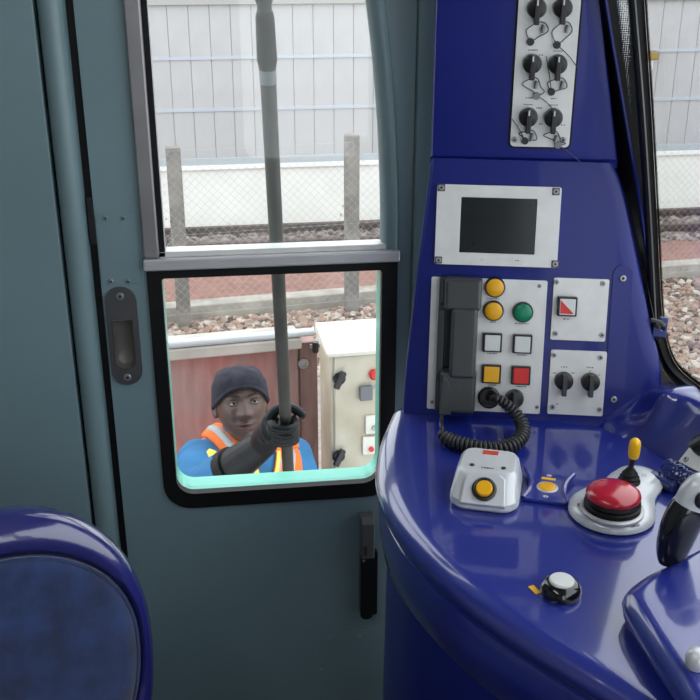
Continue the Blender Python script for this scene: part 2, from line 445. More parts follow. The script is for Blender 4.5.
lt = nt.nodes.new('ShaderNodeMath'); lt.operation = 'LESS_THAN'
nt.links.new(vo.outputs['Distance'], lt.inputs[0]); nt.links.new(ma.outputs[0], lt.inputs[1])
mxs = nt.nodes.new('ShaderNodeMixShader')
nt.links.new(lt.outputs[0], mxs.inputs[0]); nt.links.new(p_.outputs[0], mxs.inputs[1]); nt.links.new(t_.outputs[0], mxs.inputs[2]); nt.links.new(mxs.outputs[0], o_.inputs[0])
# windscreen rim as seen: points along the inner edge of the rubber surround
def WL(px, py, h=.004): return onframe(WF, px, py, h)
rim = catmull([(*WL(640, -60), 0), (*WL(643, 0), 0), (*WL(650, 110), 0), (*WL(656, 220), 0), (*WL(660, 300), 0), (*WL(664, 335), 0), (*WL(675, 365), 0), (*WL(700, 388), 0), (*WL(730, 412), 0), (*WL(800, 470), 0), (.9, WL(800, 470)[1] - .004, 0), (1.9, WL(800, 470)[1] - .004, 0)], 8)
rim = [(p.x, p.y) for p in rim]
rim[0] = (rim[0][0], ytop)
def off(path, d):
    out = []
    for i, p in enumerate(path):
        a = path[max(i - 1, 0)]; c = path[min(i + 1, len(path) - 1)]
        t = V((c[0] - a[0], c[1] - a[1], 0)).normalized(); out.append((p[0] - t.y * -d * 1, p[1] + t.x * -d * 1))
    return out
wide = off(rim, .075); slim = off(rim, .022); nri = len(rim) * .82
def wd(i): t = max(0, min(1, (i / nri - .42) / .2)); return t * t * (3 - 2 * t)
rim_o = [(a_[0] * (1 - wd(i)) + c_[0] * wd(i), a_[1] * (1 - wd(i)) + c_[1] * wd(i)) for i, (a_, c_) in enumerate(zip(slim, wide))]
def strip(mb, a, c, z0, z1):
    mb.loft([[(p[0], p[1], z0), (p[0], p[1], z1), (q[0], q[1], z1), (q[0], q[1], z0)] for p, q in zip(a, c)])
mb = MB(); strip(mb, rim, rim_o, .002, .016)
mb.build('windscreen_rubber', BLACK, ws, M=WF, angle=50)
mb = MB(); strip(mb, off(rim, .012), off(rim, .018), .016, .021)
mb.build('rubber_bead', mat('rubber_bead', (.03, .03, .032), .35), ws, M=WF, angle=50)
# dotted print strip: inside edge of the rim, fading toward the clear glass
def frit(a, c, fa, fc, name):
    me = bpy.data.meshes.new(name); n = len(a)
    vs = [(p[0], p[1], .0015) for p in a] + [(p[0], p[1], .0015) for p in c]
    fs = [[i, i + 1, n + i + 1, n + i] for i in range(n - 1)]
    me.from_pydata(vs, [], fs); uv = me.uv_layers.new(name='UVMap')
    val = [fa(i / n) for i in range(n)] + [fc(i / n) for i in range(n)]
    for l in me.loops: uv.data[l.index].uv = (val[l.vertex_index], 0)
    return obj(name, me, fm, ws, smooth=False, M=WF)
frit(rim, off(rim, -.016), lambda t: .12, lambda t: .8, 'dotted_print')

# right-hand frame of the windscreen and header, out of the picture
b = MB(); b.prism([(-.655, -1.0), (2.10, -1.0), (2.10, 1.34), (-.655, 1.34)], -.05, -.006, holes=[[(-.64, -.25), (2.0, -.25), (2.0, 1.02), (-.64, 1.02)]])
tag(b.build('wall_front', TEAL, smooth=False, M=WF), kind='structure')

# ================================================================== CONSOLE
DZ = 0.90
PB = atZ(430, 415, DZ)
ang = rad(-13.6); tl = rad(11)
PXD = V((math.cos(ang), math.sin(ang), 0)); PND = V((-math.sin(ang), math.cos(ang), 0))
PYD = V((0, 0, 1)) * math.cos(tl) + PND * math.sin(tl)
PF = frame(PB, PXD, PYD)
def PL(x, y, h=0.0): return onframe(PF, x, y, h)
ptop = PL(430, 158)[1]
UF = frame(PF @ V((0, ptop, .0015)), PXD, (0, 0, 1))
def UL(x, y, h=0.0): return onframe(UF, x, y, h)

con = thing('side_console', 'glossy dark blue upright console housing behind the desk, left of the windscreen', 'console', PF)
left = [PL(*p) for p in ((430.5, 158), (426, 195), (419, 250), (412, 310), (406, 360), (402, 410))]
right = [PL(*p) for p in ((614, 163), (623, 185), (635, 240), (646, 296), (653, 330), (659, 352), (663, 376))]
outl = [(p.x, p.y) for p in catmull([(a, b_, 0) for a, b_ in left], 4)]
outl[-1] = (outl[-1][0], -.02)
outr = [(p.x, p.y) for p in catmull([(a, b_, 0) for a, b_ in right], 4)]
poly = [(p[0], p[1]) for p in outl] + [(outr[-1][0], -.02)] + outr[::-1]
pb_ = MB()
cx_, cy_ = .14, .2
def ins(p, d):
    # inset toward the middle horizontally only
    return (p[0] + (d if p[0] < .14 else -d), p[1])
rings = []
for d, z in ((.016, 0.0), (.007, -.0015), (.002, -.006), (0, -.014), (.002, -.085)):
    rings.append([(ins(p, d * (1.0 if p[0] < .14 else 1.9))[0], p[1], z) for p in poly])
pb_.loft(rings)
pb_.build('upright_panel', BLUE, con, angle=30)
# blue screwed cover strip
cs0 = PL(611, 268); cs1 = PL(630, 268); csb = PL(611, 408)
cvx = (PL(620, 274)[0] + PL(616, 403)[0]) / 2
cv = MB().prism(rrect(cvx - .0165, PL(616, 407)[1], cvx + .0165, PL(620, 265)[1], .0163, 7), 0, .0028).build('cover_strip', BLUE, con, bevel=.0015)
for p in ((620.5, 278), (616.5, 399)):
    screw(cv, cvx, PL(*p)[1], .0028, .0058)

# ---- dashboard sweeping from the upright panel to the windscreen side
Bp = [(590, 431), (616, 437), (638, 446), (653, 456), (666, 466), (684, 479), (700, 490)]
Cp = [(622, 394), (645, 392.5), (662, 394), (679, 398.5), (697, 407), (720, 421), (737, 432)]
Bw = [atZ(x, y, DZ - .004) for x, y in Bp]
Cw = [atZ(x, y, .985) for x, y in Cp]
s, t = PL(*Cp[0]); Cw[0] = PF @ V((s, t, -.006))      # the sweep starts just behind the upright panel's face
s, t = PL(*Bp[0]); Bw[0] = PF @ V((s, t, -.006))
s, t = PL(*Cp[1]); Cw[1] = PF @ V((s, t, .004))
for k in range(1, 6):
    Bw.append(Bw[6] + V((0, -.28 * k, 0))); Cw.append(Cw[6] + V((0, -.28 * k, 0)))
Bs = catmull(Bw, 5); Cs = catmull(Cw, 5)
rows = []
for p, q in zip(Bs, Cs):
    hz = V((q.x - p.x, q.y - p.y, 0)); d = q - p
    col = []
    for t in (0, .1, .25, .5, .75, .9):
        dip = math.sin(t * math.pi) * .008
        col.append(p + d * t + V((0, 0, 1)) * (-dip * .3) + V((hz.x, hz.y, 0)) * dip * 2)
    e = V((1, .25, 0)).normalized()
    back = max(0.0, wsx(q.z) - .01 - q.x)
    col += [q, q + e * min(.006, back) + V((0, 0, .004)), q + e * back * .4 + V((0, 0, .007)), q + e * back + V((0, 0, .006)), q + e * back + V((0, 0, -.08))]
    rows.append(col)
da = MB().loft(rows, cap=False, closed=False)
dash = da.build('dashboard', BLUE2, None, angle=80)
dash.parent = con; dash.matrix_parent_inverse = PF.inverted()
dash.matrix_parent_inverse = Matrix.Identity(4); dash.matrix_local = PF.inverted()

# ---- upper console
uc = thing('upper_console', 'dark blue upper console column holding the row of sealed rotary switches', 'console', UF)
ul = [UL(430, 157)[0], UL(428, 0)[0]]
ur = [UL(618.5, 163)[0], UL(601, 0)[0]]
H_ = 2.28 - UF.translation.z
slope = (ur[1] - ur[0]) / UL(601, 0)[1]
pu = [(ul[0], .0), (ur[0], .0), (ur[0] + slope * H_, H_), (ul[0], H_)]
rg = []
for d, z in ((.010, .0), (.004, -.0015), (.001, -.006), (0, -.012), (0, -.085)):
    k = .012 if z == 0 else (.004 if d == .004 else .0012)
    k = -.012 if z < -.01 else k
    rg.append([(pu[0][0] + d, k, z), (pu[1][0] - d, k, z), (pu[2][0] - d, H_, z), (pu[3][0] + d, H_, z)])
MB().loft(rg).build('column_body', BLUE, uc, angle=30)
# black rubber and blue reveal between column and windscreen
rv = thing('windscreen_reveal', 'black and blue reveal strip between the upper console and the windscreen', 'trim')
rb = MB()
def RVp(px, py, d): # a point on a plane between the console edge and the glass
    return V(atY(px, py, d))
edge = [(601, -40, 1.665), (603, 0, 1.662), (618, 163, 1.642), (628, 195, 1.62), (641, 255, 1.60), (651, 305, 1.57), (659, 340, 1.55)]
mid = [(602, -40, 1.70), (606, 0, 1.70), (626, 120, 1.69), (638, 190, 1.68), (647, 255, 1.665), (653, 305, 1.63), (660, 345, 1.60)]
outp = []
for px, py in ((634, -40), (636, 0), (644, 110), (650, 200), (653, 255), (657, 305), (661, 345)):
    s, t = WL(px, py, .012); outp.append(WF @ V((s, t, .012)))
mid = [(px, py, q.y + .006) for (px, py, _), q in zip(mid, outp)]
e3 = catmull([RVp(*p) for p in edge], 6); m3 = catmull([RVp(*p) for p in mid], 6); o3 = catmull(outp, 6)
rb.loft([[a, a + V((0.0, .03, 0)), c + V((.004, .02, 0)), c] for a, c in zip(e3, m3)])
rb.build('rubber_strip', BLACK, rv)
ln = MB().tube([p + V((-.001, -.002, 0)) for p in m3], .0028, 6); ln.build('blue_edge', BLUE, rv)
nr = len(m3); me = bpy.data.meshes.new('dotted_glass_margin')
lines = [[a.lerp(c, k) for a, c in zip(m3, o3)] for k in (0, .25, .6, 1)]
me.from_pydata([p for l in lines for p in l], [], [[j * nr + i, j * nr + i + 1, (j + 1) * nr + i + 1, (j + 1) * nr + i] for j in range(3) for i in range(nr - 1)])
uv = me.uv_layers.new(name='UVMap')
for l in me.loops:
    j, i = divmod(l.vertex_index, nr); t = i / (nr - 1)
    uv.data[l.index].uv = ((0, .40, .95, 1.0)[j] * max(0, 1.12 - t * 2.9), 0)
obj('dotted_glass_margin', me, fm, rv, smooth=False)
# blind guide rail standing along the windscreen edge
gr = MB()
gp = catmull([WF @ V((*WL(px, py, .024), .024)) for px, py in ((629, -40), (632, 0), (641, 110), (648, 220), (653, 315), (655, 333))], 5)
gr.tube(gp, .0055, 8, ry=.010); tag(gr.build('blind_guide_rail', BLACKP), 'slim black guide rail running down the windscreen edge', 'rail')
# catch bracket
cb_ = thing('window_catch', 'small blue bracket catch at the foot of the black windscreen rail', 'latch', frame(WF @ V((*WL(660, 327, .03), .03)), RT, (0, 0, 1)))
MB().prism([(-.012, -.016), (.012, -.019), (.012, .017), (-.002, .019), (-.004, .010), (-.012, .010)], -.003, .003, holes=[rrect(.001, -.006, .008, .008, .002, 2)]).build('catch_plate', mat('blue_bracket_paint', (.02, .035, .15), .4), cb_, bevel=.001)
MB().tube([(-.018, .013, .002), (-.002, .010, .006), (.004, .004, .006)], .005, 8).build('catch_arm', BLACKP, cb_)
MB().lathe([(.006, .003), (.006, .009), (.003, .010)], 12, T((-.006, .006, 0))).build('pivot_screw', BLACKP, cb_)

# ------------------------------------------------------------------ desk
edgepx = [(424, 386), (404, 396), (390, 420), (380, 445), (376, 465), (376.5, 490), (387, 518), (407, 548), (450, 592), (510, 637), (580, 682), (612, 702)]
ew = [atZ(x, y, .884) for x, y in edgepx]
ew[0] = V((.335, 1.69, .884)); ew[1] = V((.292, 1.645, .884))
ew += [V((.47, .775, .884)), V((.53, .65, .884)), V((.55, .45, .884)), V((.55, .0, .884)), V((.55, -.6, .884))]
ec = catmull([(p.x, p.y, 0) for p in ew], 8)
def ring(o, z, c=ec):
    out = []
    for i, p in enumerate(c):
        t = (c[min(i + 1, len(c) - 1)] - c[max(i - 1, 0)]).normalized()
        out.append(V((p.x - t.y * o, p.y + t.x * o, z)))
    return out
desk = thing('driver_desk', 'glossy blue curved driver desk with rounded lip and pedestal below', 'desk', T((.45, 1.1, 0)))
DI = T((-.45, -1.1, 0))
prof = [(.034, DZ), (.024, DZ - .0005), (.012, DZ - .004), (.004, DZ - .010), (.0, DZ - .020), (.002, DZ - .030), (.008, DZ - .038), (.016, DZ - .042)]
dl = MB()
rr_ = [ring(o, z) for o, z in prof]
dl.loft(rr_, cap=False, closed=False)
top = rr_[0]
polyt = [(p.x, p.y) for p in top] + [(.725, -.6), (.725, 1.25), (.71, 1.33), (.68, 1.43), (.63, 1.51), (.5, 1.572), (.36, 1.61), (.335, 1.66)]
n0 = len(dl.v)
tri = tessellate_polygon([[V((x, y, 0)) for x, y in polyt]])
dl.add([(x, y, DZ) for x, y in polyt], [list(t) for t in tri])
me = dl.mesh('desk_top')
bm = bmesh.new(); bm.from_mesh(me); bmesh.ops.remove_doubles(bm, verts=bm.verts, dist=.0004); bmesh.ops.recalc_face_normals(bm, faces=bm.faces); bm.to_mesh(me); bm.free()
dt = obj('desk_top', me, BLUE2, desk, M=DI, angle=50)
ap = MB().loft([ring(o, z) for o, z in ((.016, DZ - .042), (.008, DZ - .046), (.005, DZ - .06), (.007, DZ - .10), (.013, DZ - .135), (.016, DZ - .140), (.019, DZ - .145), (.035, DZ - .147))], cap=False, closed=False)
ap.build('apron', BLUE2, desk, M=DI, angle=50)
pd = MB().loft([ring(o, z) for o, z in ((.022, DZ - .145), (.021, DZ - .2), (.016, .3), (.014, .0))], cap=False, closed=False)
pd.build('pedestal', BLUE, desk, M=DI, angle=50)
# yellow adhesive label
lb = atZ(534.5, 590, DZ)
MB().prism(rrect(-.009, -.0042, .009, .0042, .0006, 2), .0003, .0009, M=T(lb) @ RZ(math.atan2(*((atZ(543, 596, DZ) - atZ(532, 585.5, DZ)).yx)))).build('yellow_label', YELL, desk, smooth=False, M=DI)

# ================================================================== INSTRUMENTS ON THE UPRIGHT PANEL
def rect_from(pts, L=PL):
    q = [L(*p) for p in pts]
    return (q[0][0] + q[3][0]) / 2, (q[2][1] + q[3][1]) / 2, (q[1][0] + q[2][0]) / 2, (q[0][1] + q[1][1]) / 2
# ---- display
x0, y0, x1, y1 = rect_from([(437, 184), (560, 187), (558, 268), (435, 263)])
disp = thing('display_monitor', 'small dark screen in a brushed silver bezel above the telephone', 'monitor', PF)
s0, t0, s1, t1 = rect_from([(461, 196.5), (536.5, 199), (535, 254.5), (459.5, 252)])
MB().prism(rrect(x0, y0, x1, y1, .004), .0005, .007, holes=[rrect(s0, t0, s1, t1, .001, 1)]).build('bezel', PLATE, disp, bevel=.0012)
MB().b2((s0 - .001, t0 - .001, .001), (s1 + .001, t1 + .001, .0035)).build('screen', SCREEN, disp, smooth=False)
for px, py in ((441.5, 187.5), (556, 191.5), (555, 264), (438.5, 260)):
    x, y = PL(px, py, .007)
    MB().b2((x - .0062, y - .0062, .007), (x + .0062, y + .0062, .0078)).build('corner_tab', GUN, disp, bevel=.001)
    screw(disp, x, y, .0078, .005)
for px in (482, 512):
    x, y = PL(px, 259.5, .007); MB().lathe([(.0022, .007), (.0022, .0082)], 10, T((x, y, 0))).build('bezel_button', SILVER, disp)
x, y = PL(517, 260.5, .007); printed(disp, x, y, .007, .008)
x, y = PL(499, 259.5, .007); MB().b2((x - .006, y - .002, .007), (x + .006, y + .002, .0072)).build('bezel_badge', WHITE, disp, smooth=False)

# ---- telephone plate
x0, y0, x1, y1 = rect_from([(431.5, 277), (546, 280), (541, 413.5), (427, 408)])
tp = thing('telephone_plate', 'silver plate with telephone cradle, coloured lamps and square push buttons', 'control panel', PF)
MB().prism(rrect(x0, y0, x1, y1, .003), .0005, .004).build('plate', PLATE, tp, bevel=.001)
for px, py in ((539.5, 286), (537, 407), (432, 402)):
    x, y = PL(px, py, .004); screw(tp, x, y, .004, .0036)
# cradle
MB().b2((.010, .012, .004), (.074, .252, .012)).build('cradle_back', BLACKP, tp, bevel=.002)
MB().b2((.008, .014, .004), (.021, .250, .026)).build('cradle_wall', GREYP, tp, bevel=.003)
MB().b2((.009, .070, .010), (.024, .085, .034)).build('cradle_hook', BLACKP, tp, bevel=.002)
MB().b2((.009, .196, .010), (.024, .206, .034)).build('cradle_hook', BLACKP, tp, bevel=.002)
def lamp(px, py, m, lab):
    x, y = PL(px, py, .012)
    l = MB().lathe([(.0178, .004), (.0178, .012), (.0165, .0145), (.0150, .0145)], 28, T((x, y, 0))).build('indicator_lamp', BLACKP if m != GREEN else mat('dark_green_rim', (.006, .03, .02), .4), tp)
    tag(l, lab)
    MB().lathe([(.0150, .012), (.0150, .0160), (.0125, .0178), (.004, .0180)], 28, T((x, y, 0))).build('lens', m, l)
    return l
lamp(495, 287.5, AMBER, 'upper round amber lamp'); lamp(493.5, 311, AMBER, 'lower round amber lamp'); lamp(523, 312.5, GREEN, 'round green lamp')
def sqb(px, py, m, lab, par=tp, h=.0145):
    x, y = PL(px, py, h)
    k = MB().b2((x - .0165, y - .0165, .004), (x + .0165, y + .0165, h)).build('push_button', BLACKP, par, bevel=.0015)
    tag(k, lab)
    MB().b2((x - .0132, y - .0138, h - .001), (x + .0132, y + .0138, h + .0018)).build('lens', m, k, bevel=.001)
    return k
sqb(492.5, 343, WHITE, 'left white square button'); sqb(522.5, 344.5, WHITE, 'right white square button')
sqb(491.5, 374.5, AMBER, 'amber square button'); sqb(521, 376, RED, 'red square button')
for px, py, w in ((493, 298.5, .022), (493, 322, .010), (522, 323.5, .024), (492, 353.5, .018), (522, 355, .017), (492, 385, .014), (521, 386.5, .018)):
    x, y = PL(px, py, .004); printed(tp, x, y, .004, w)
def knob(par, x, y, z, r=.0165, rot=0.0, white=False, L=.024):
    Mk = T((x, y, z)) @ RZ(rot)
    k = MB().lathe([(r, 0), (r, .005), (r * .94, .012), (r * .8, .013)], 28, Mk).build('rotary_knob', BLACKP, par)
    MB().b2((-.0042, -L, .004), (.0042, r * .9, .022), Mk).build('knob_grip', GREYP if not white else BLACKP, k, bevel=.0015)
    if white: MB().b2((-.0012, r * .35, .0222), (.0012, r * .88, .0226), Mk).build('pointer_mark', WINK, k, smooth=False)
    return k
x, y = PL(514.5, 398.5, .008); knob(tp, x, y, .004)
x, y = PL(489, 397.5, .006)
MB().lathe([(.0195, .004), (.0195, .009), (.016, .012), (.012, .012), (.0115, .008)], 28, T((x, y, 0))).build('cord_socket', BLACKP, tp)
sockw = PF @ V((x, y, .012))

# ---- handset
hs = thing('telephone_handset', 'charcoal telephone handset hanging on the silver plate, with coiled cord', 'telephone', PF)
def blk(name, x0, x1, y0, y1, z0, z1, bev=.005, taper=0):
    r = [[(x0, y0, z0), (x1, y0, z0), (x1, y1, z0), (x0, y1, z0)], [(x0 + taper, y0 + taper, z1), (x1 - taper, y0 + taper, z1), (x1 - taper, y1 - taper, z1), (x0 + taper, y1 - taper, z1)]]
    return MB().loft(r).build(name, GREYP, hs, bevel=bev, seg=3)
hx = .0168
blk('earpiece', hx, hx + .065, .196, .253, .013, .050, .006, .002)
blk('handle', hx + .013, hx + .060, .080, .204, .024, .056, .006, .002)
blk('mouthpiece', hx - .002, hx + .062, .016, .092, .013, .050, .006, .002)
MB().prism([(hx + .000, .016), (hx + .020, .016), (hx + .019, .060), (hx + .012, .078), (hx + .004, .084)], .0495, .0530).build('mouthpiece_flank', GREYP, hs, bevel=.0012)
# cord: straight tail, coil, tail into socket
tail0 = PF @ V((hx + .006, .018, .035))
cpts = [atZ(441, 433, .921), atZ(450, 440, .914), atZ(466, 445, .9135), atZ(488, 448.5, .9135), atZ(507, 447, .914), atZ(520, 439, .917), atZ(523, 428, .924), atZ(517, 415, .938), atZ(506, 404, .954), atZ(497, 398.5, .962)]
path = catmull(cpts, 14)
# arc length
L = [0]
for i in range(1, len(path)): L.append(L[-1] + (path[i] - path[i - 1]).length)
def along(s):
    for i in range(1, len(L)):
        if L[i] >= s:
            k = (s - L[i - 1]) / max(1e-9, L[i] - L[i - 1]); return path[i - 1].lerp(path[i], k), (path[i] - path[i - 1]).normalized()
    return path[-1], (path[-1] - path[-2]).normalized()
turns = 34; hel = []; tot = L[-1]
u = V((0, 0, 1))
for i in range(turns * 12 + 1):
    s = tot * i / (turns * 12); p, t = along(s); u = (u - t * u.dot(t)).normalized(); w = t.cross(u)
    rr = .0098 * min(1, .55 + s / tot * 9) * min(1, .6 + (tot - s) / tot * 1.4); a = 2 * math.pi * i / 12
    hel.append(p + (u * math.cos(a) + w * math.sin(a)) * rr)
cd = MB().tube([tail0, tail0.lerp(cpts[0], .5) + V((-.003, -.006, 0)), hel[0]], .0035, 8)
cd.tube(hel, .0036, 6); cd.tube([hel[-1], cpts[-1].lerp(sockw, .5), sockw], .006, 8)
cd.tube(path, .0062, 8)
cdo = cd.build('coiled_cord', mat('cord_black', (.02, .021, .024), .4), None, angle=180); cdo.parent = hs; cdo.matrix_local = PF.inverted()

# ---- red/white push button plate
x0, y0, x1, y1 = rect_from([(553, 277.5), (608, 279), (606, 341), (551, 339.5)])
rp = thing('push_button_plate', 'small silver plate with one square red and white push button', 'control panel', PF)
MB().prism(rrect(x0, y0, x1, y1, .003), .0005, .004).build('plate', PLATE, rp, bevel=.001)
for px, py in ((556.5, 282), (603, 283.5), (602, 335), (555.5, 333.5)):
    x, y = PL(px, py, .004); screw(rp, x, y, .004, .0045)
k = sqb(567.5, 307, WHITE, 'square button split into red and white triangles', rp, .018)
x, y = PL(567.5, 307, .018)
MB().prism([(x - .0118, y - .0115), (x + .0115, y - .0115), (x - .0118, y + .0115)], .0195, .0203).build('red_triangle', RED, k, smooth=False)
x, y = PL(564.5, 319, .004); printed(rp, x, y, .004, .005, .003, RINK, 1); printed(rp, x + .006, y, .004, .005)

# ---- two rotary switches
x0, y0, x1, y1 = rect_from([(550.5, 349), (605, 351.5), (604, 416), (547.5, 413)])
kp = thing('rotary_switch_plate', 'silver plate with two black rotary switches at the foot of the blue panel', 'control panel', PF)
MB().prism(rrect(x0, y0, x1, y1, .003), .0005, .004).build('plate', PLATE, kp, bevel=.001)
for px, py in ((554, 355), (600.5, 357.5), (599.5, 409.5), (552.5, 407)):
    x, y = PL(px, py, .004); screw(kp, x, y, .004, .0045)
for px, py in ((564, 381), (590.5, 382)):
    x, y = PL(px, py, .008); knob(kp, x, y, .004, .0162)
for px, py, w in ((564, 367, .012), (590, 367.5, .012), (554.5, 373, .006), (573, 373, .006), (590, 371, .004), (599, 375, .004), (557, 404, .004)):
    x, y = PL(px, py, .004); printed(kp, x, y, .004, w)

# ---- sealed switches on upper console
up_ = thing('sealed_switch_plate', 'tall grey plate with six black rotary switches tied by seal wires', 'control panel', UF)
c = [UL(519, 0), UL(581, 0), UL(568.5, 148), UL(509.5, 145)]
yb = (c[2][1] + c[3][1]) / 2
xl = (c[0][0] + c[3][0]) / 2; xr = (c[1][0] + c[2][0]) / 2
GREYPLATE = PLATE
MB().prism(rrect(xl, yb, xr, yb + .44, .007), .0005, .004).build('plate', GREYPLATE, up_, bevel=.001)
MB().prism(rrect(xl - .003, yb - .003, xr + .003, yb + .443, .009), .0002, .0012).build('plate_gasket', BLACK, up_, smooth=False)
for px, py in ((514.5, 139.5), (563, 140)):
    x, y = UL(px, py, .004); screw(up_, x, y, .004, .005)
kn = [(537, 8.5), (563, 8), (532.5, 64), (558, 64.5), (528.5, 117.5), (553.5, 118)]
LEAD = mat('lead_seal', (.22, .22, .22), .5, metal=.4); BSEAL = mat('black_seal', (.02, .02, .02), .5)
ends = [((530.5, 42), (543, 29)), ((557, 45), (567, 29)), ((536.5, 96), (536, 85)), ((551.5, 92), (562, 85)), ((525, 141), (532, 137)), ((558, 145), (556, 139))]
dark = [True, True, False, True, True, False]
for i, (px, py) in enumerate(kn):
    x, y = UL(px, py, .010); knob(up_, x, y, .004, .0155, white=True)
    gx, gy = x, y - .022
    (ax, ay), (bx, by) = ends[i]
    A = UL(ax, ay, .008); B_ = UL(bx, by, .008)
    w = catmull([(gx - .001, gy, .014), (gx - .014, (gy + A[1]) / 2 + .004, .008), (A[0] - .004, A[1] + .006, .007), (A[0], A[1], .008), (A[0] + .012, (A[1] + B_[1]) / 2 - .002, .009), (B_[0] + .008, B_[1] - .003, .009), (B_[0] + .003, B_[1] + .009, .008), (gx + .003, gy + .002, .014)], 5)
    MB().tube(w, .0009, 5).build('seal_wire', WIRE, up_)
    MB().lathe([(.0055, 0), (.0062, .003), (.0055, .006)], 12, T((A[0], A[1], .005))).build('lead_seal', BSEAL if dark[i] else LEAD, up_)
    MB().tube([(B_[0] - .001, B_[1] - .006, .008), (B_[0] + .001, B_[1] + .006, .008)], .003, 8).build('wire_crimp', LEAD, up_)
for a, c_ in (((557, 45), (578, 68)), ((546, 56), (551.5, 92)), ((512, 119), (525, 141)), ((536.5, 96), (553, 109)), ((558, 145), (582, 164))):
    A = UL(*a, .008); B_ = UL(*c_, .008)
    MB().tube(catmull([(A[0], A[1], .008), ((A[0] + B_[0]) / 2, (A[1] + B_[1]) / 2 + .003, .010), (B_[0], B_[1], .0065)], 4), .0007, 5).build('seal_wire', WIRE, up_)
for px, py, w in ((533, 50, .016), (558, 51, .016), (541, 55, .008), (529, 98, .012), (554, 98.5, .010), (528, 104.5, .016), (553, 105, .016), (539, 108, .010), (541, 124, .007), (563, 125, .009)):
    x, y = UL(px, py, .004); printed(up_, x, y, .004, w)

# ================================================================== UNITS ON THE DESK
# ---- silver call box with amber button
a0 = rad(-20)
Mb = T(V((.379, 1.323, DZ))) @ RZ(a0)
cbx = thing('call_button_box', 'silver wedge-shaped box with round amber button on the desk below the cord', 'button box', Mb)
def rr3(w, d, r, z, ox=0, oy=0): return [(p[0] + ox, p[1] + oy, z) for p in rrect(-w / 2, -d / 2, w / 2, d / 2, r, 5)]
MB().loft([rr3(.096, .118, .022, .0005), rr3(.104, .126, .026, .006), rr3(.103, .124, .026, .016), rr3(.090, .086, .02, .040, 0, .016), rr3(.080, .074, .016, .045, 0, .019)]).build('box_body', SILVER, cbx, bevel=.004, seg=3)
# inclined front face
fn = frame((0, -.0465, .0285), (1, 0, 0), (0, .78, .62))
MB().prism([(-.034, -.024), (.034, -.024), (.030, .020), (.022, .026), (-.022, .026), (-.030, .020)], -.006, .0045, M=fn).build('front_face', SILVER, cbx, bevel=.003, seg=3)
bt = MB().lathe([(.0185, .003), (.0185, .0075), (.0155, .009), (.0135, .008)], 28, fn).build('button_collar', BLACKP, cbx)
MB().lathe([(.0125, .005), (.0125, .011), (.011, .0128), (.003, .013)], 28, fn).build('amber_button', AMBER, cbx)
for sx_ in (-1, 1): MB().lathe([(.0035, .0448), (.0035, .0465)], 12, T((sx_ * .024, -.002, 0))).build('screw_cap', SOCK, cbx)
printed(cbx, 0, -.006, .0453, .02, .004, n=5)
MB().prism(rrect(-.012, .038, .012, .049, .001, 2), .0450, .0462).build('red_marking', RINK, cbx, smooth=False)

# ---- blue amber-button pad
pm = atZ(547, 490.5, DZ); Mb = T(pm) @ RZ(rad(-22))
pad = thing('button_pad', 'flat blue pad with oval amber button, left of the red mushroom button', 'button pad', Mb)
def side(sg): return [(sg * (.037 - .010 * math.sin(math.pi * t) - .004 * (1 - t)), -.042 + .084 * t) for t in [i / 8 for i in range(9)]]
ol = side(1) + side(-1)[::-1]
MB().prism(ol, .0005, .0065).build('pad_base', BLUE2, pad, bevel=.003, seg=3)
for sg in (-1, 1):
    MB().tube([(x, y, .006 + .004 * t) for t, (x, y) in enumerate(side(sg)) for t in [t / 8]], .0042, 8).build('side_rail', BLUE2, pad)
MB().lathe([(.0165, .006), (.0165, .0075), (.0145, .0085), (.0138, .0075)], 28, T((0, -.002, 0))).build('button_ring', SILVER, pad)
MB().lathe([(.0134, .006), (.0134, .0085), (.0115, .0098), (.003, .0102)], 28, T((0, -.002, 0))).build('amber_button', AMBER, pad)
MB().b2((-.011, .022, .0065), (.011, .0285, .0071)).build('yellow_label', YELL, pad, smooth=False)
for yy in (.036, -.030):
    MB().prism([(.004 * math.cos(a), yy + .003 * math.sin(a)) for a in [i * math.pi / 6 for i in range(12)]], .0065, .0070, holes=[[(.002 * math.cos(a), yy + .0012 * math.sin(a)) for a in [i * math.pi / 4 for i in range(8)]]]).build('white_symbol', WINK, pad, smooth=False)

# ---- emergency stop / joystick unit
ec0 = atZ(611, 514, DZ); lob = atZ(637, 484, DZ)
Mb = T(ec0)
es = thing('emergency_button_unit', 'silver pear-shaped base with red mushroom button and yellow-tipped joystick', 'control unit', Mb)
lv = lob - ec0
def sdf(p):
    d1 = p.length - .063; d2 = (p - lv).length - .038; k = .075
    h = max(k - abs(d1 - d2), 0) / k; return min(d1, d2) - h * h * k * .25
def blob(offset):
    out = []
    for i in range(140):
        a = 2 * math.pi * i / 140; d = V((math.cos(a), math.sin(a), 0)); t = .25
        while t > .01 and sdf(d * t) > -offset: t -= .0008
        out.append((d * t))
    return out
MB().loft([[(p.x, p.y, z) for p in blob(o)] for o, z in ((.004, .0005), (.0, .004), (.0, .009), (.006, .016), (.014, .0185), (.02, .019))]).build('base_plate', SILVER, es, angle=45)
bc = atZ(612.5, 503, DZ + .03) - ec0; bc.z = 0
MB().lathe([(.046, .019), (.046, .022), (.043, .024), (.042, .024)], 36, T(bc)).build('steel_ring', ALU, es)
MB().lathe([(.041, .019), (.041, .030), (.038, .032), (.040, .036), (.037, .042)], 36, T(bc)).build('rubber_bellows', BLACK, es)
MB().lathe([(.030, .038), (.0385, .041), (.0395, .045), (.038, .049), (.033, .053), (.022, .056), (.010, .0572), (.002, .0575)], 40, T(bc)).build('mushroom_button', REDM, es, angle=60)
jc = atZ(629, 481, DZ + .02) - ec0; jc.z = 0
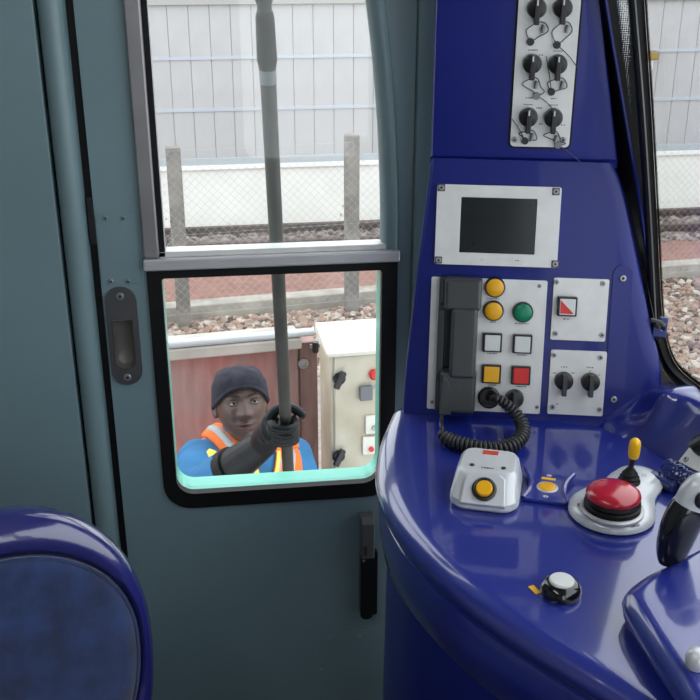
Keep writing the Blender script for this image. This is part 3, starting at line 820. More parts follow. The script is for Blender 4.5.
js = MB().lathe([(.017, .019), (.017, .022), (.014, .025), (.0150, .028), (.0115, .031), (.012, .034), (.0085, .038), (.0055, .043)], 24, T(jc)).build('joystick_boot', BLACK, es)
MB().tube([jc + V((0, 0, .040)), jc + V((.003, .001, .066))], .0042, 10).build('joystick_stem', BLACKP, es)
MB().lathe([(.004, .058), (.0075, .060), (.0088, .066), (.0090, .082), (.0078, .088), (.004, .092), (.001, .0925)], 20, T(jc + V((.003, .001, 0)))).build('joystick_knob', YELL, es, angle=60)
for px, py in ((580, 505), (637, 525), (644, 476)):
    q = atZ(px, py, DZ + .018) - ec0
    MB().lathe([(.004, .0175), (.004, .0192), (.0025, .0192), (.0024, .0185)], 12, T((q.x, q.y, 0))).build('hex_screw', SCREW, es)

# ---- black dome button
dcn = atZ(561, 588, DZ + .008)
dm_ = thing('dome_button', 'glossy black dome with a white round top on the desk edge', 'button', T((dcn.x, dcn.y, DZ)))
MB().lathe([(.0258, .0003), (.0268, .004), (.0262, .010), (.0225, .016), (.0185, .0185)], 36).build('dome', BLACKG, dm_, angle=60)
MB().lathe([(.0165, .018), (.0165, .0205), (.015, .0222), (.005, .0228)], 32).build('white_cap', WHITE, dm_)

# ---- inclined plate with a rotary switch beside the windscreen
p0 = atZ(671, 471, DZ + .012); p1 = atZ(700, 491, DZ + .012)
xd = (p1 - p0).normalized()
n_h = V((-xd.y, xd.x, 0))
if n_h.x < 0: n_h = -n_h
AF = frame(p0, xd, n_h * .66 + V((0, 0, .75)))
an = thing('angled_switch_plate', 'tilted silver plate with black rotary switch beside the windscreen sill', 'control panel', AF)
MB().prism(rrect(0, .0, .36, .085, .003), -.004, .001).build('plate', PLATE, an, bevel=.001)
MB().prism(rrect(-.004, -.004, .364, .089, .004), -.030, -.0035).build('plate_surround', BLUE, an, bevel=.001)
x, y = onframe(AF, 675, 452); screw(an, .010, y if 0 < y < .08 else .02, .001, .0045)
x, y = onframe(AF, 700, 443, .012); knob(an, x, y, .001, .0175, rot=rad(150))
knob(an, x + .075, y, .001, .0175, rot=rad(150))

# ---- blue perforated holder
pa = atZ(667, 469, DZ + .021); pb2 = atZ(720, 497, DZ + .021)
ax = (pb2 - pa); La = ax.length; ax.normalize()
HFm = frame(pa, (-ax.y, ax.x, 0), (0, 0, 1))   # z along axis?
HFm = Matrix(((-ax.y, 0, ax.x, pa.x), (ax.x, 0, ax.y, pa.y), (0, 1, 0, pa.z), (0, 0, 0, 1)))
mc = thing('perforated_holder', 'dark blue perforated tube holder on the desk beside the lever', 'holder', HFm)
pr_ = MB(); R_ = .019; nc = 10; cell = 2 * math.pi * R_ / nc; nl = int(.085 / cell)
for k in range(nl):
    for i in range(nc):
        ac = 2 * math.pi * (i + .5 * (k % 2)) / nc; zc = (k + .5) * cell; vs = []
        for j in range(8):
            t = 2 * math.pi * j / 8 + math.pi / 8; m_ = max(abs(math.cos(t)), abs(math.sin(t)))
            vs.append((.5 * cell * math.cos(t) / m_, .5 * cell * math.sin(t) / m_))
        for j in range(8):
            t = 2 * math.pi * j / 8 + math.pi / 8; vs.append((.29 * cell * math.cos(t), .29 * cell * math.sin(t)))
        p3 = []
        for rr in (R_, R_ - .0022):
            p3 += [(rr * math.cos(ac + q[0] / R_), rr * math.sin(ac + q[0] / R_), zc + q[1]) for q in vs]
        fs = []
        for j in range(8):
            j2 = (j + 1) % 8
            fs += [[j, j2, 8 + j2, 8 + j], [16 + j, 24 + j, 24 + j2, 16 + j2], [8 + j, 8 + j2, 24 + j2, 24 + j]]
        pr_.add(p3, fs)
HOLD = mat('blue_moulded_plastic', (.012, .022, .13), .3, coat=.3)
pr_.build('perforated_tube', HOLD, mc, angle=30)
MB().box((-.022, -.010, .012), (.016, .016, .05)).build('holder_clip', HOLD, mc, bevel=.004)
MB().box((0, -.018, .035), (.02, .006, .08)).build('holder_foot', HOLD, mc, bevel=.002)

# ---- control pod with lever
podpx = [(623, 603), (628, 590), (644, 578), (664, 569), (690, 555), (730, 540), (800, 530), (860, 640), (800, 760), (712, 740), (672, 683), (640, 634)]
zt = DZ + .045
pw = [atZ(x, y, zt - .012) for x, y in podpx]
cen = sum(pw, V((0, 0, 0))) / len(pw)
def closed_cat(pts, n=4):
    m = len(pts); out = []
    for i in range(m):
        a, b_, c_, d = pts[i - 1], pts[i], pts[(i + 1) % m], pts[(i + 2) % m]
        for k in range(n):
            t = k / n
            out.append(0.5 * ((2 * b_) + (c_ - a) * t + (2 * a - 5 * b_ + 4 * c_ - d) * t * t + (3 * b_ - a - 3 * c_ + d) * t ** 3))
    return out
pw = closed_cat([p - cen for p in pw])
def inset(pts, d):
    out = []; m = len(pts)
    for i in range(m):
        t = (pts[(i + 1) % m] - pts[i - 1]); t.z = 0; t.normalize(); nrm = V((-t.y, t.x, 0))
        if nrm.dot(pts[i]) > 0: nrm = -nrm
        out.append(pts[i] + nrm * d)
    return out
pod = thing('control_pod', 'raised glossy blue pod with silver knob at the right end of the desk', 'control pod', T((cen.x, cen.y, DZ)))
MB().loft([[(p.x, p.y, z) for p in inset(pw, d)] for d, z in ((.012, .0005), (.003, .012), (0, .026), (.002, .034), (.007, .041), (.015, .0455), (.022, .0467))] + [[(p.x * k_, p.y * k_, .0467 + .002 * (1 - k_)) for p in inset(pw, .022)] for k_ in (.85, .6, .3, .02)]).build('pod_body', BLUE2, pod, angle=60)
kq = atZ(697, 660, DZ + .055) - V((cen.x, cen.y, DZ))
MB().lathe([(.009, -.012), (.0125, -.006), (.013, .004), (.010, .011), (.004, .0135)], 24, T(kq)).build('silver_knob', SILVER, pod, angle=60)

lv0 = atZ(670, 566, DZ + .03)
lever = thing('control_lever', 'black lever handle with silver top standing beside the blue pod', 'lever', T((lv0.x, lv0.y, DZ)))
def LP(px, py, dy=0.0): return V(atY(px, py, lv0.y + dy)) - V((lv0.x, lv0.y, DZ))
lpth = catmull([LP(671, 562), LP(674, 545), LP(682, 522), LP(691, 505)], 5)
nL = len(lpth)
MB().tube(lpth, [.0165 + .010 * math.sin(math.pi * .75 * i / nL) for i in range(nL)], 20, ry=[.013 + .007 * math.sin(math.pi * .7 * i / nL) for i in range(nL)], ref=(1, 0, 0)).build('lever_grip', BLACKG, lever, angle=60)
lp2 = catmull([lpth[-1] - (lpth[-1] - lpth[-2]) * .5, LP(696, 497), LP(702, 489), LP(709, 483), LP(714, 480)], 4)
MB().tube(lp2, [.0235, .024, .0245, .025, .0255, .0255, .025, .0245, .024, .023, .0215, .019, .017, .014, .010, .006, .002][:len(lp2)], 20, ry=[.0185] * (len(lp2) - 5) + [.017, .015, .012, .008, .003], ref=(1, 0, 0)).build('lever_cap', SILVER, lever, angle=60)
q = LP(703, 500, -.0185)
MB().ball(tuple(q), (.011, .004, .013), 16, 8).build('thumb_button', BLACKP, lever)
MB().lathe([(.019, .0005), (.019, .006), (.014, .014), (.012, .02)], 24, T((lpth[0].x, lpth[0].y, 0))).build('lever_boot', BLACKG, lever)

# ================================================================== DRIVER SEAT
sc_ = atY(14, 655, 1.26)
sn = V((.30, -.93, .20)).normalized(); sxd = V((0, 0, 1)).cross(sn).normalized()
SF = frame(sc_, sxd, sn.cross(sxd))
SHELL = mat('seat_shell_blue', (.020, .022, .16), .25, coat=1.0, cior=1.7)
FAB = mat('blue_seat_fabric', (.014, .032, .11), .95, var=.35, vscale=22, bump=.4, bscale=500, sheen=.5)
seat = thing('driver_chair', 'blue driver chair with glossy shell back and woven blue fabric pad', 'chair', SF)
def oval(w, h, z, e=2.06, y0=0.0):
    out = []
    for i in range(56):
        a = 2 * math.pi * i / 56; c_, s_ = math.cos(a), math.sin(a)
        yy = math.copysign(abs(s_) ** (2 / e), s_) * (h if s_ > 0 else h * 1.5)
        out.append((math.copysign(abs(c_) ** (2 / e), c_) * w, yy + y0, z))
    return out
W_, H2 = .205, .225
MB().loft([oval(W_ * .55, H2 * .55, -.085), oval(W_ * .80, H2 * .80, -.07), oval(W_ * .93, H2 * .94, -.045), oval(W_, H2, -.01), oval(W_ * .985, H2 * .985, .012), oval(W_ * .95, H2 * .93, .030), oval(W_ * .91, H2 * .80, .036), oval(W_ * .88, H2 * .72, .026), oval(W_ * .87, H2 * .71, .005)]).build('back_shell', SHELL, seat, angle=70)
MB().loft([oval(W_ * .865, H2 * .705, .005), oval(W_ * .865, H2 * .705, .022), oval(W_ * .84, H2 * .68, .034), oval(W_ * .74, H2 * .61, .042), oval(W_ * .45, H2 * .42, .049), oval(W_ * .1, H2 * .1, .051)]).build('back_pad', FAB, seat, angle=70)
MB().tube([p for p in oval(W_ * .855, H2 * .695, .030)] + [oval(W_ * .855, H2 * .695, .030)[0]], .004, 6).build('piping', FAB, seat)
inv = SF.inverted()
base = V((sc_.x + .06, sc_.y - .16, 0))
sq = lambda w, d, z, r: [V((p[0], p[1], z)) for p in rrect(-w, -d, w, d, r)]
def up_obj(mb, name, m, bev=0.0):
    o = mb.build(name, m, None, bevel=bev, seg=3); o.parent = seat; o.matrix_local = inv @ T(base) ; return o
up_obj(MB().loft([sq(.2, .2, .40, .08), sq(.23, .22, .42, .09), sq(.23, .22, .46, .09), sq(.2, .19, .48, .08)]), 'seat_cushion', FAB)
up_obj(MB().lathe([(.06, .03), (.06, .40)], 20), 'seat_column', BLACKP)
up_obj(MB().lathe([(.2, .0005), (.2, .02), (.07, .04)], 28), 'seat_base', BLACKP)
up_obj(MB().b2((-.03, .14, .36), (.03, .22, .50)), 'back_bracket', BLACKP, .01)

# ================================================================== OUTSIDE
ZG = -1.35
MB().box((3, 24, ZG - .05), (60, 44.5, .1)).build('ground', mat('pale_dirt_ground', (.30, .26, .23), .9, var=.22, vscale=22, bump=.3, bscale=30), smooth=False)['kind'] = 'structure'
# ---- noise barrier on a white wall
wo = atZ(270, 224, ZG); ea = rad(1.2)
EX = V((math.cos(ea), math.sin(ea), 0))
EF = frame(wo, EX, (0, 0, 1))                          # z = toward the train
def EL(x, y, h=0.0): return onframe(EF, x, y, h)
bar = thing('noise_barrier', 'long white wall topped with pale translucent ribbed panels behind the tracks', 'barrier', EF)
wt = EL(270, 163)[1]; ptp = EL(270, 3)[1]
MB().b2((-6, -.1, -.15), (14, wt - .05, 0)).build('base_wall', mat('white_render_wall', (.78, .77, .73), .8, var=.05, vscale=2), bar, smooth=False)
MB().b2((-6, wt - .05, -.15), (14, wt, .03)).build('wall_coping', mat('white_coping', (.80, .80, .78), .7), bar, bevel=.004)
for xx in (-.95, 2.2, 4.4): MB().b2((xx - .012, 0, -.02), (xx + .012, wt - .05, .004)).build('wall_joint', mat('joint_cream', (.66, .62, .52), .8), bar, smooth=False)
PAN = mat('pale_translucent_panel', (.43, .43, .435), .45, var=.05, vscale=3)
PANB = mat('pale_backing_sheet', (.42, .43, .44), .6)
pw0 = .215
pm_ = MB().loft([[(x, y, z) for x, z in ((.0015, -.006), (.003, .006), (.03, .012), (.10, .013), (pw0 - .03, .012), (pw0 - .003, .006), (pw0 - .0015, -.006))] for y in (wt + .06, ptp)]).mesh('panel')
for i in range(66):
    o = obj('panel', pm_, PAN, bar, M=T((-4.0 + pw0 * i, 0, 0)), angle=25)
MB().b2((-6, wt, -.12), (14, ptp, -.006)).build('backing_sheet', PANB, bar, smooth=False)
MB().b2((-6, wt, -.02), (14, wt + .075, .02)).build('bottom_rail', mat('grey_blue_rail', (.40, .44, .47), .5), bar, bevel=.004)
for py in (57, 108.5):
    yy = EL(270, py, .02)[1]
    MB().b2((-6, yy - .016, .010), (14, yy + .016, .024)).build('cross_rail', mat('pale_blue_rail', (.42, .46, .52), .4), bar, smooth=False)
MB().b2((-6, ptp - .01, -.14), (14, ptp + .05, .05)).build('cap_rail', mat('weathered_cap', (.36, .36, .34), .6), bar, bevel=.006)
# small lamp on the barrier, seen through the windscreen
lx, ly = EL(648, 70, .05)
wlm = thing('wall_lamp', 'small brass-topped white lamp fixed to the barrier, seen through the windscreen', 'lamp', EF @ T((lx, ly, .02)))
MB().lathe([(.05, .0), (.06, .05), (.06, .16), (.05, .17)], 16, Matrix.Rotation(-math.pi / 2, 4, 'X') @ T((0, 0, -.02))).build('lamp_body', mat('lamp_white', (.75, .75, .74), .3), wlm)
MB().box((0, .16, .06), (.14, .09, .12)).build('lamp_bracket', mat('dull_brass', (.30, .20, .07), .4, metal=.5), wlm, bevel=.01)

# ---- track, red path, kerb
STONE = mat('ballast_stone', (.36, .30, .27), .9)
def stone_mat(name, cols):
    m = bpy.data.materials.new(name); m.use_nodes = True; nt = m.node_tree; b_ = nt.nodes['Principled BSDF']; b_.inputs['Roughness'].default_value = .9
    at_ = nt.nodes.new('ShaderNodeAttribute'); at_.attribute_name = 'tone'; r_ = nt.nodes.new('ShaderNodeValToRGB'); r_.color_ramp.interpolation = 'LINEAR'
    els = r_.color_ramp.elements
    while len(els) < len(cols): els.new(.5)
    for i, c_ in enumerate(cols): els[i].position = i / (len(cols) - 1); els[i].color = (*c_, 1)
    nt.links.new(at_.outputs['Fac'], r_.inputs[0]); nt.links.new(r_.outputs[0], b_.inputs['Base Color']); return m
ico = [(0, 0, 1), (.9, 0, .3), (.2, .9, .25), (-.75, .5, .35), (-.7, -.55, .3), (.25, -.9, .35), (.6, .55, -.4), (-.4, .8, -.4), (-.9, 0, -.35), (-.3, -.85, -.4), (.7, -.5, -.4), (0, 0, -.9)]
icf = [(0, 1, 2), (0, 2, 3), (0, 3, 4), (0, 4, 5), (0, 5, 1), (1, 6, 2), (2, 7, 3), (3, 8, 4), (4, 9, 5), (5, 10, 1), (2, 6, 7), (3, 7, 8), (4, 8, 9), (5, 9, 10), (1, 10, 6), (11, 7, 6), (11, 8, 7), (11, 9, 8), (11, 10, 9), (11, 6, 10)]
def stones(name, regions, size, m, label, zb=ZG):
    rnd = random.Random(3); vs = []; fs = []; tone = []
    for n, fx, z_ in regions:
        for _ in range(n):
            p = fx(rnd); s_ = size * rnd.uniform(.6, 1.35); R = Matrix.Rotation(rnd.uniform(0, 6.28), 3, 'Z') @ Matrix.Rotation(rnd.uniform(-.8, .8), 3, 'X')
            o0 = len(vs); sc3 = (rnd.uniform(.8, 1.2), rnd.uniform(.7, 1), rnd.uniform(.5, .8)); tt = rnd.random()
            for q in ico:
                w_ = R @ V((q[0] * s_ * sc3[0], q[1] * s_ * sc3[1], q[2] * s_ * sc3[2])); vs.append((p[0] + w_.x, p[1] + w_.y, z_ + rnd.uniform(-.1, .1) * s_ + s_ * .3 + w_.z)); tone.append(tt)
            fs += [[i + o0 for i in f] for f in icf]
    me = bpy.data.meshes.new(name); me.from_pydata(vs, [], fs); a_ = me.attributes.new('tone', 'FLOAT', 'POINT'); a_.data.foreach_set('value', tone)
    o = obj(name, me, m, None, smooth=False); tag(o, label, 'gravel', None, 'stuff'); return o
fo = V((-.39, 7.98, ZG)); fa = rad(7.0)
FX = V((math.cos(fa), math.sin(fa), 0)); FNm = V((-math.sin(fa), math.cos(fa), 0))
def fpt(s_, d_): q = fo + FX * s_ + FNm * d_; return (q.x, q.y)
GRV = stone_mat('ballast_mixed', [(.07, .055, .05), (.21, .16, .135), (.33, .25, .20), (.29, .17, .125), (.38, .34, .30), (.50, .44, .38)])
stones('gravel', [(5200, lambda r: fpt(r.uniform(-1.2, 2.4), -r.uniform(-.07, 1.25)), ZG), (3600, lambda r: fpt(r.uniform(3.0, 5.6), -r.uniform(-.06, 2.3)), ZG), (6500, lambda r: fpt(r.uniform(2.4, 8.5), -r.uniform(-.06, 3.6)), ZG)], .038, GRV, 'loose brown and grey ballast stones below the wire fence')
DGR = stone_mat('ballast_dark', [(.07, .055, .05), (.16, .12, .105), (.24, .19, .17), (.30, .27, .25)])
def ept(s_, d_): q = wo + EX * s_ + V((math.sin(ea), -math.cos(ea), 0)) * d_; return (q.x, q.y)
stones('track_ballast', [(9500, lambda r: ept(r.uniform(-4.2, 12), r.uniform(.30, 1.4)), ZG + .02)], .045, DGR, 'dark brown track ballast between the white wall and the red path')
for d_ in (.55, 1.15):
    M_ = EF @ T((0, 0, d_))
    rl = MB().prism([(-.06, 0), (.06, 0), (.06, .02), (.012, .035), (.012, .10), (.034, .11), (.034, .145), (-.034, .145), (-.034, .11), (-.012, .10), (-.012, .035), (-.06, .02)], -6, 14, M=Matrix(((0, 0, 1, 0), (0, 1, 0, 0), (-1, 0, 0, 0), (0, 0, 0, 1))))
    tag(rl.build('rail', mat('rusty_rail', (.10, .065, .05), .5, metal=.4, var=.3, vscale=10), M=M_, bevel=0, smooth=False), 'rusty steel rail %s' % ('close to the white barrier wall' if d_ < 1 else 'nearer the red path'), 'rail')
# red path strip
rp0 = [fpt(-4, .34), fpt(9, .34), fpt(9, 1.75), fpt(-4, 1.75)]
o = MB().prism(rp0, ZG, ZG + .03).build('red_path', mat('red_asphalt', (.27, .145, .115), .9, var=.18, vscale=14, bump=.3, bscale=80), smooth=False); o['kind'] = 'structure'
# concrete beam under the fence
KF = frame(fo + FNm * .20, FX, (0, 0, 1))
kt = onframe(KF, 270, 297)[1]
for i in range(-3, 8):
    o = MB().b2((.02, -.04, -.10), (1.40, kt, .06)).build('kerb_beam', mat('weathered_concrete', (.38, .355, .31), .85, var=.2, vscale=6, bump=.2, bscale=60), M=KF @ T((i * 1.42 + .05, 0, 0)), bevel=.012)
    tag(o, 'weathered concrete kerb beam at the foot of the wire fence', 'kerb', 'kerb beams under the fence')
# fence posts and chain link
FF = frame(fo, FX, (0, 0, 1))
ph1 = onframe(FF, 172, 146)[1]
CONC = mat('grey_post_concrete', (.20, .185, .165), .85, var=.25, vscale=9, bump=.2, bscale=50)
plab = {-1: 'grey concrete fence post hidden left of the door window', 2: 'grey concrete fence post standing behind the blue console', 0: 'grey concrete fence post on the left of the upper window pane', 1: 'grey concrete fence post right of the washing pole'}
for i in (-1, 0, 1, 2):
    o = MB().b2((-.055, -.05, -.055), (.055, ph1 + (.03 if i == 1 else 0), .055)).build('fence_post', CONC, M=FF @ T((i * 1.43 + .01, 0, .02)), bevel=.012)
    tag(o, plab.get(i, 'grey concrete fence post further along the wire fence'), 'post', 'fence posts along the track')
cl = MB(); st = .068; r_w = .0012; h0, h1 = .14, ph1 - .02
def wire(a, c_):
    a = V(a); c_ = V(c_); t = (c_ - a).normalized(); u_ = V((0, 0, 1)); w_ = t.cross(u_)
    vs = [p + (u_ * math.cos(k * 2.094) + w_ * math.sin(k * 2.094)) * r_w for p in (a, c_) for k in range(3)]
    cl.add(vs, [[0, 1, 4, 3], [1, 2, 5, 4], [2, 0, 3, 5]])
hh = h1 - h0
for i in range(int(-3.5 / st), int(7.5 / st)):
    wire((i * st, h0, .082), (i * st + hh, h1, .082)); wire((i * st + hh, h0, .085), (i * st, h1, .085))
for yy in (h0, (h0 + h1) / 2, h1): wire((-2.5, yy, .087), (7, yy, .087))
tag(cl.build('chain_link_fence', mat('galvanised_wire', (.36, .39, .41), .5, metal=.2), M=FF, smooth=False), 'galvanised chain link mesh stretched between the concrete posts', 'fence')

# ---- rust-red steel cabinet with a ledge and a pipe
ca = rad(6.5)
c0 = atY(170, 358, 3.42); CX = V((math.cos(ca), math.sin(ca), 0))
CF = frame(c0, CX, (0, 0, 1))
def CL(x, y, h=0.0): return onframe(CF, x, y, h)
REDS = bpy.data.materials.new('weathered_red_steel'); REDS.use_nodes = True
nt = REDS.node_tree; b_ = nt.nodes['Principled BSDF']; b_.inputs['Roughness'].default_value = .55
co = nt.nodes.new('ShaderNodeTexCoord'); mp = nt.nodes.new('ShaderNodeMapping'); mp.inputs['Scale'].default_value = (14, 2.2, 3)
n1 = nt.nodes.new('ShaderNodeTexNoise'); n1.inputs['Scale'].default_value = 2.2; n1.inputs['Detail'].default_value = 8
n2 = nt.nodes.new('ShaderNodeTexNoise'); n2.inputs['Scale'].default_value = 3.0; n2.inputs['Detail'].default_value = 4
r1 = nt.nodes.new('ShaderNodeValToRGB'); r2 = nt.nodes.new('ShaderNodeValToRGB'); mx = nt.nodes.new('ShaderNodeMixRGB')
nt.links.new(co.outputs['Object'], mp.inputs[0]); nt.links.new(mp.outputs[0], n1.inputs['Vector']); nt.links.new(co.outputs['Object'], n2.inputs['Vector'])
r1.color_ramp.elements[0].color = (.20, .085, .075, 1); r1.color_ramp.elements[1].color = (.36, .20, .185, 1); r1.color_ramp.elements[0].position = .35; r1.color_ramp.elements[1].position = .7
r2.color_ramp.elements[0].color = (.52, .13, .11, 1); r2.color_ramp.elements[1].color = (.33, .23, .215, 1); r2.color_ramp.elements[0].position = .40; r2.color_ramp.elements[1].position = .62
nt.links.new(n1.outputs['Fac'], r1.inputs[0]); nt.links.new(n2.outputs['Fac'], r2.inputs[0]); mx.inputs[0].default_value = .5
nt.links.new(r1.outputs[0], mx.inputs[1]); nt.links.new(r2.outputs[0], mx.inputs[2]); nt.links.new(mx.outputs[0], b_.inputs['Base Color'])
cab = thing('steel_cabinet', 'weathered red steel trackside cabinet standing behind the worker', 'cabinet', CF)
cr_ = CL(318, 340)[0]; sm_ = CL(299, 360)[0]; hb = ZG - c0.z
MB().b2((-1.6, hb, -.10), (cr_, 0, -.012)).build('cabinet_body', REDS, cab, bevel=.006)
MB().b2((-.75, hb + .05, -.012), (sm_ - .004, -.004, .0)).build('cabinet_door', REDS, cab, bevel=.003)
MB().b2((sm_ + .004, hb + .05, -.012), (cr_ - .004, .012, .002)).build('cabinet_door', mat('brown_steel_door', (.20, .115, .105), .55, var=.25, vscale=5, stretch=(6, 1, 1)), cab, bevel=.003)
MB().b2((-1.62, .0, -.11), (sm_ + .006, .045, .035)).build('concrete_ledge', mat('pale_ledge', (.45, .42, .38), .8, var=.15, vscale=6, bump=.2, bscale=60), cab, bevel=.008)
hx_, hy_ = CL(281, 364)
MB().b2((hx_ - .018, hy_ - .026, 0), (hx_ + .018, hy_ + .026, .012)).build('hasp_plate', PLATE, cab, bevel=.003)
kx_, ky_ = CL(303, 363)
MB().lathe([(.020, .001), (.020, .01), (.012, .012), (.011, .006)], 16, T((kx_, ky_, 0))).build('lock_ring', SCREW, cab)
for py in (345, 470):
    x, y = CL(314.5, py); MB().tube([(x, y - .02, .02), (x, y + .02, .02)], .012, 8).build('hinge', BLACKP, cab); MB().b2((x - .02, y - .008, 0), (x + .03, y + .008, .014)).build('hinge_leaf', SCREW, cab)
pa_, pb_2 = CL(150, 352, .03), CL(311, 333.5, .03)
tag(MB().tube([CF @ V((-1.2, .061, .02)), CF @ V((cr_ - .02, .061, .02))], .0155, 14).build('conduit_pipe', mat('galvanised_pipe', (.58, .62, .65), .35, metal=.3, var=.08)), 'pale galvanised pipe lying along the ledge of the red cabinet', 'pipe')

# ---- beige electrical box
ba = rad(4.0)
bp_ = atY(330, 353, 3.10); BX = V((math.cos(ba), math.sin(ba), 0)); BF = frame(bp_, BX, (0, 0, 1))
def BL(x, y, h=0.0): return onframe(BF, x, y, h)
CRM = mat('cream_metal', (.44, .38, .27), .5, var=.0, col2=(.60, .56, .46), vscale=6)
box = thing('electrical_box', 'stained cream electrical cabinet with sloped white lid and black knobs', 'electrical box', BF)
hb = ZG - bp_.z; dp = .21
MB().b2((0, hb, -dp), (.62, 0, 0)).build('box_body', CRM, box, bevel=.006)
MB().b2((.012, hb + .2, 0), (.60, -.012, .010)).build('box_door', CRM, box, bevel=.005)
lid = MB().loft([[(x, y, z) for y, z in ((-.01, -dp - .01), (-.01, .02), (.005, .02), (.028, -dp - .01))] for x in (-.014, .63)]).build('box_lid', mat('white_lid', (.66, .63, .55), .5, var=.04), box, bevel=.004)
for px, py in ((339.5, 379.5), (339, 457)):
    x, y = BL(px, py, .02); kk = MB().lathe([(.022, .01), (.022, .018), (.014, .022)], 16, T((x, y, 0))).build('door_knob', BLACKP, box); MB().b2((-.011, -.032, .018), (.011, .032, .036), T((x, y, 0)) @ RZ(rad(-25))).build('knob_grip', BLACKP, kk, bevel=.004)
x, y = BL(374.5, 375, .02); MB().lathe([(.018, .01), (.018, .024), (.012, .03)], 16, T((x, y, 0))).build('red_button', RED, box)
x, y = BL(366, 393, .02); MB().b2((x - .022, y - .026, .01), (x + .022, y + .026, .03)).build('grey_socket', mat('socket_grey', (.16, .17, .18), .5), box, bevel=.004)
x, y = BL(372.5, 388, .02); MB().b2((x - .02, y - .006, .01), (x + .02, y + .006, .012)).build('name_strip', mat('strip_grey', (.35, .35, .38), .5), box, smooth=False)
for px, py in ((372, 425), (369, 446)):
    x, y = BL(px, py, .02); MB().b2((x - .022, y - .034, .01), (x + .03, y + .034, .02)).build('label_plate', mat('label_cream', (.74, .72, .64), .5), box, bevel=.002)
    MB().lathe([(.009, .02), (.009, .028)], 10, T((x + .008, y - .012, 0))).build('small_knob', SCREW if py < 440 else RED, box)

# ================================================================== WORKER WITH WASHING POLE
# ---- pole
P0 = atY(264, 0, 2.05); P1 = atY(286, 427, 2.50)
pdir = (P0 - P1).normalized()
def pole_at(z): return P1 + pdir * ((z - P1.z) / pdir.z)
pole = thing('washing_pole', 'long dark metal washing pole with black grip held by the worker', 'pole', T(pole_at(-.55)))
PI_ = T(-pole_at(-.55))
MB().tube([pole_at(-.55), pole_at(1.48)], .0165, 16).build('pole_shaft', mat('dull_bronze_metal', (.05, .049, .043), .5, metal=.3, var=.2, vscale=14), pole, M=PI_)
zc = atY(267, 66, 2.08).z; zc2 = atY(262, 12, 2.05).z
MB().tube([pole_at(zc - .035), pole_at(zc - .006)], .0178, 16).build('pole_sleeve', mat('pale_sleeve', (.22, .23, .24), .45), pole, M=PI_)
MB().tube([pole_at(zc - .006), pole_at(zc)], .0182, 16).build('sleeve_ring', BLACKP, pole, M=PI_)
MB().tube([pole_at(zc), pole_at(zc + .01), pole_at(zc2 - .01), pole_at(zc2)], [.0185, .0205, .0185, .016], 16).build('pole_grip', BLACK, pole, M=PI_)
MB().tube([pole_at(zc2), pole_at(zc2 + .015), pole_at(zc2 + .045), pole_at(1.72)], [.014, .015, .026, .030], 16).build('brush_neck', mat('dark_green_plastic', (.01, .028, .026), .4), pole, M=PI_)
bh = pole_at(1.76)
MB().box(bh, (.26, .05, .07)).build('brush_head', mat('dark_green_plastic', (.01, .028, .026), .4), pole, M=PI_, bevel=.01)
MB().box(bh + V((0, -.05, .0)), (.25, .05, .06)).build('brush_bristles', BLACK, pole, M=PI_, bevel=.01)

# ---- helpers for soft bodies
def remesh(mb, vox, smooth=4):
    me = mb.mesh('tmp'); o = bpy.data.objects.new('tmp', me); COL.objects.link(o)
    m = o.modifiers.new('r', 'REMESH'); m.mode = 'VOXEL'; m.voxel_size = vox
    if smooth: k = o.modifiers.new('s', 'SMOOTH'); k.factor = .5; k.iterations = smooth
    dg = bpy.context.evaluated_depsgraph_get(); dg.update()
    out = bpy.data.meshes.new_from_object(o.evaluated_get(dg)); bpy.data.objects.remove(o); return out
HC = atY(241, 405, 2.90)                              # centre of the head
PO = V((HC.x + .012, HC.y + .03, ZG))
per = thing('person', 'worker in dark beanie, blue jacket and orange safety vest gripping a washing pole', 'person', T(PO))
def L_(w): return V(w) - PO
hz = HC.z - ZG
def tor(k, z, off=0.0, n=40):
    """torso ring; k = (half width, half depth, y shift)"""
    out = []
    for i in range(n):
        a = 2 * math.pi * i / n; c_, s_ = math.cos(a), math.sin(a); e = 2.5
        out.append(V(((k[0] + off) * math.copysign(abs(c_) ** (2 / e), c_), k[2] + (k[1] + off) * math.copysign(abs(s_) ** (2 / e), s_), z)))
    return out
TZ = [(.85, (.16, .11, 0)), (.95, (.175, .12, 0)), (1.08, (.165, .115, 0)), (1.22, (.18, .125, -.005)), (1.34, (.195, .13, -.01)), (1.41, (.20, .125, -.008)), (1.46, (.19, .115, 0)), (1.495, (.165, .10, .005)), (1.52, (.12, .085, .01)), (1.545, (.082, .075, .01)), (1.56, (.066, .066, .01))]
dzs = hz - 1.655
def tk(z):
    for i in range(len(TZ) - 1):
        if TZ[i][0] <= z <= TZ[i + 1][0]:
            t = (z - TZ[i][0]) / (TZ[i + 1][0] - TZ[i][0]); return tuple(TZ[i][1][j] * (1 - t) + TZ[i + 1][1][j] * t for j in range(3))
    return TZ[-1][1] if z > TZ[-1][0] else TZ[0][1]
def tw(p):
    """turn and tip the upper trunk: right shoulder forward and up, left shoulder back and down"""
    t = max(0, min(1, (p.z - dzs - 1.0) / .4)); t = t * t * (3 - 2 * t)
    pv = V((0, .005, 1.46 + dzs)); q = Matrix.Rotation(rad(26) * t, 3, 'Z') @ (Matrix.Rotation(rad(11) * t, 3, 'Y') @ (p - pv)); return q + pv
def torso(off): return [[tw(p) for p in tor(k, z + dzs, off)] for z, k in TZ]
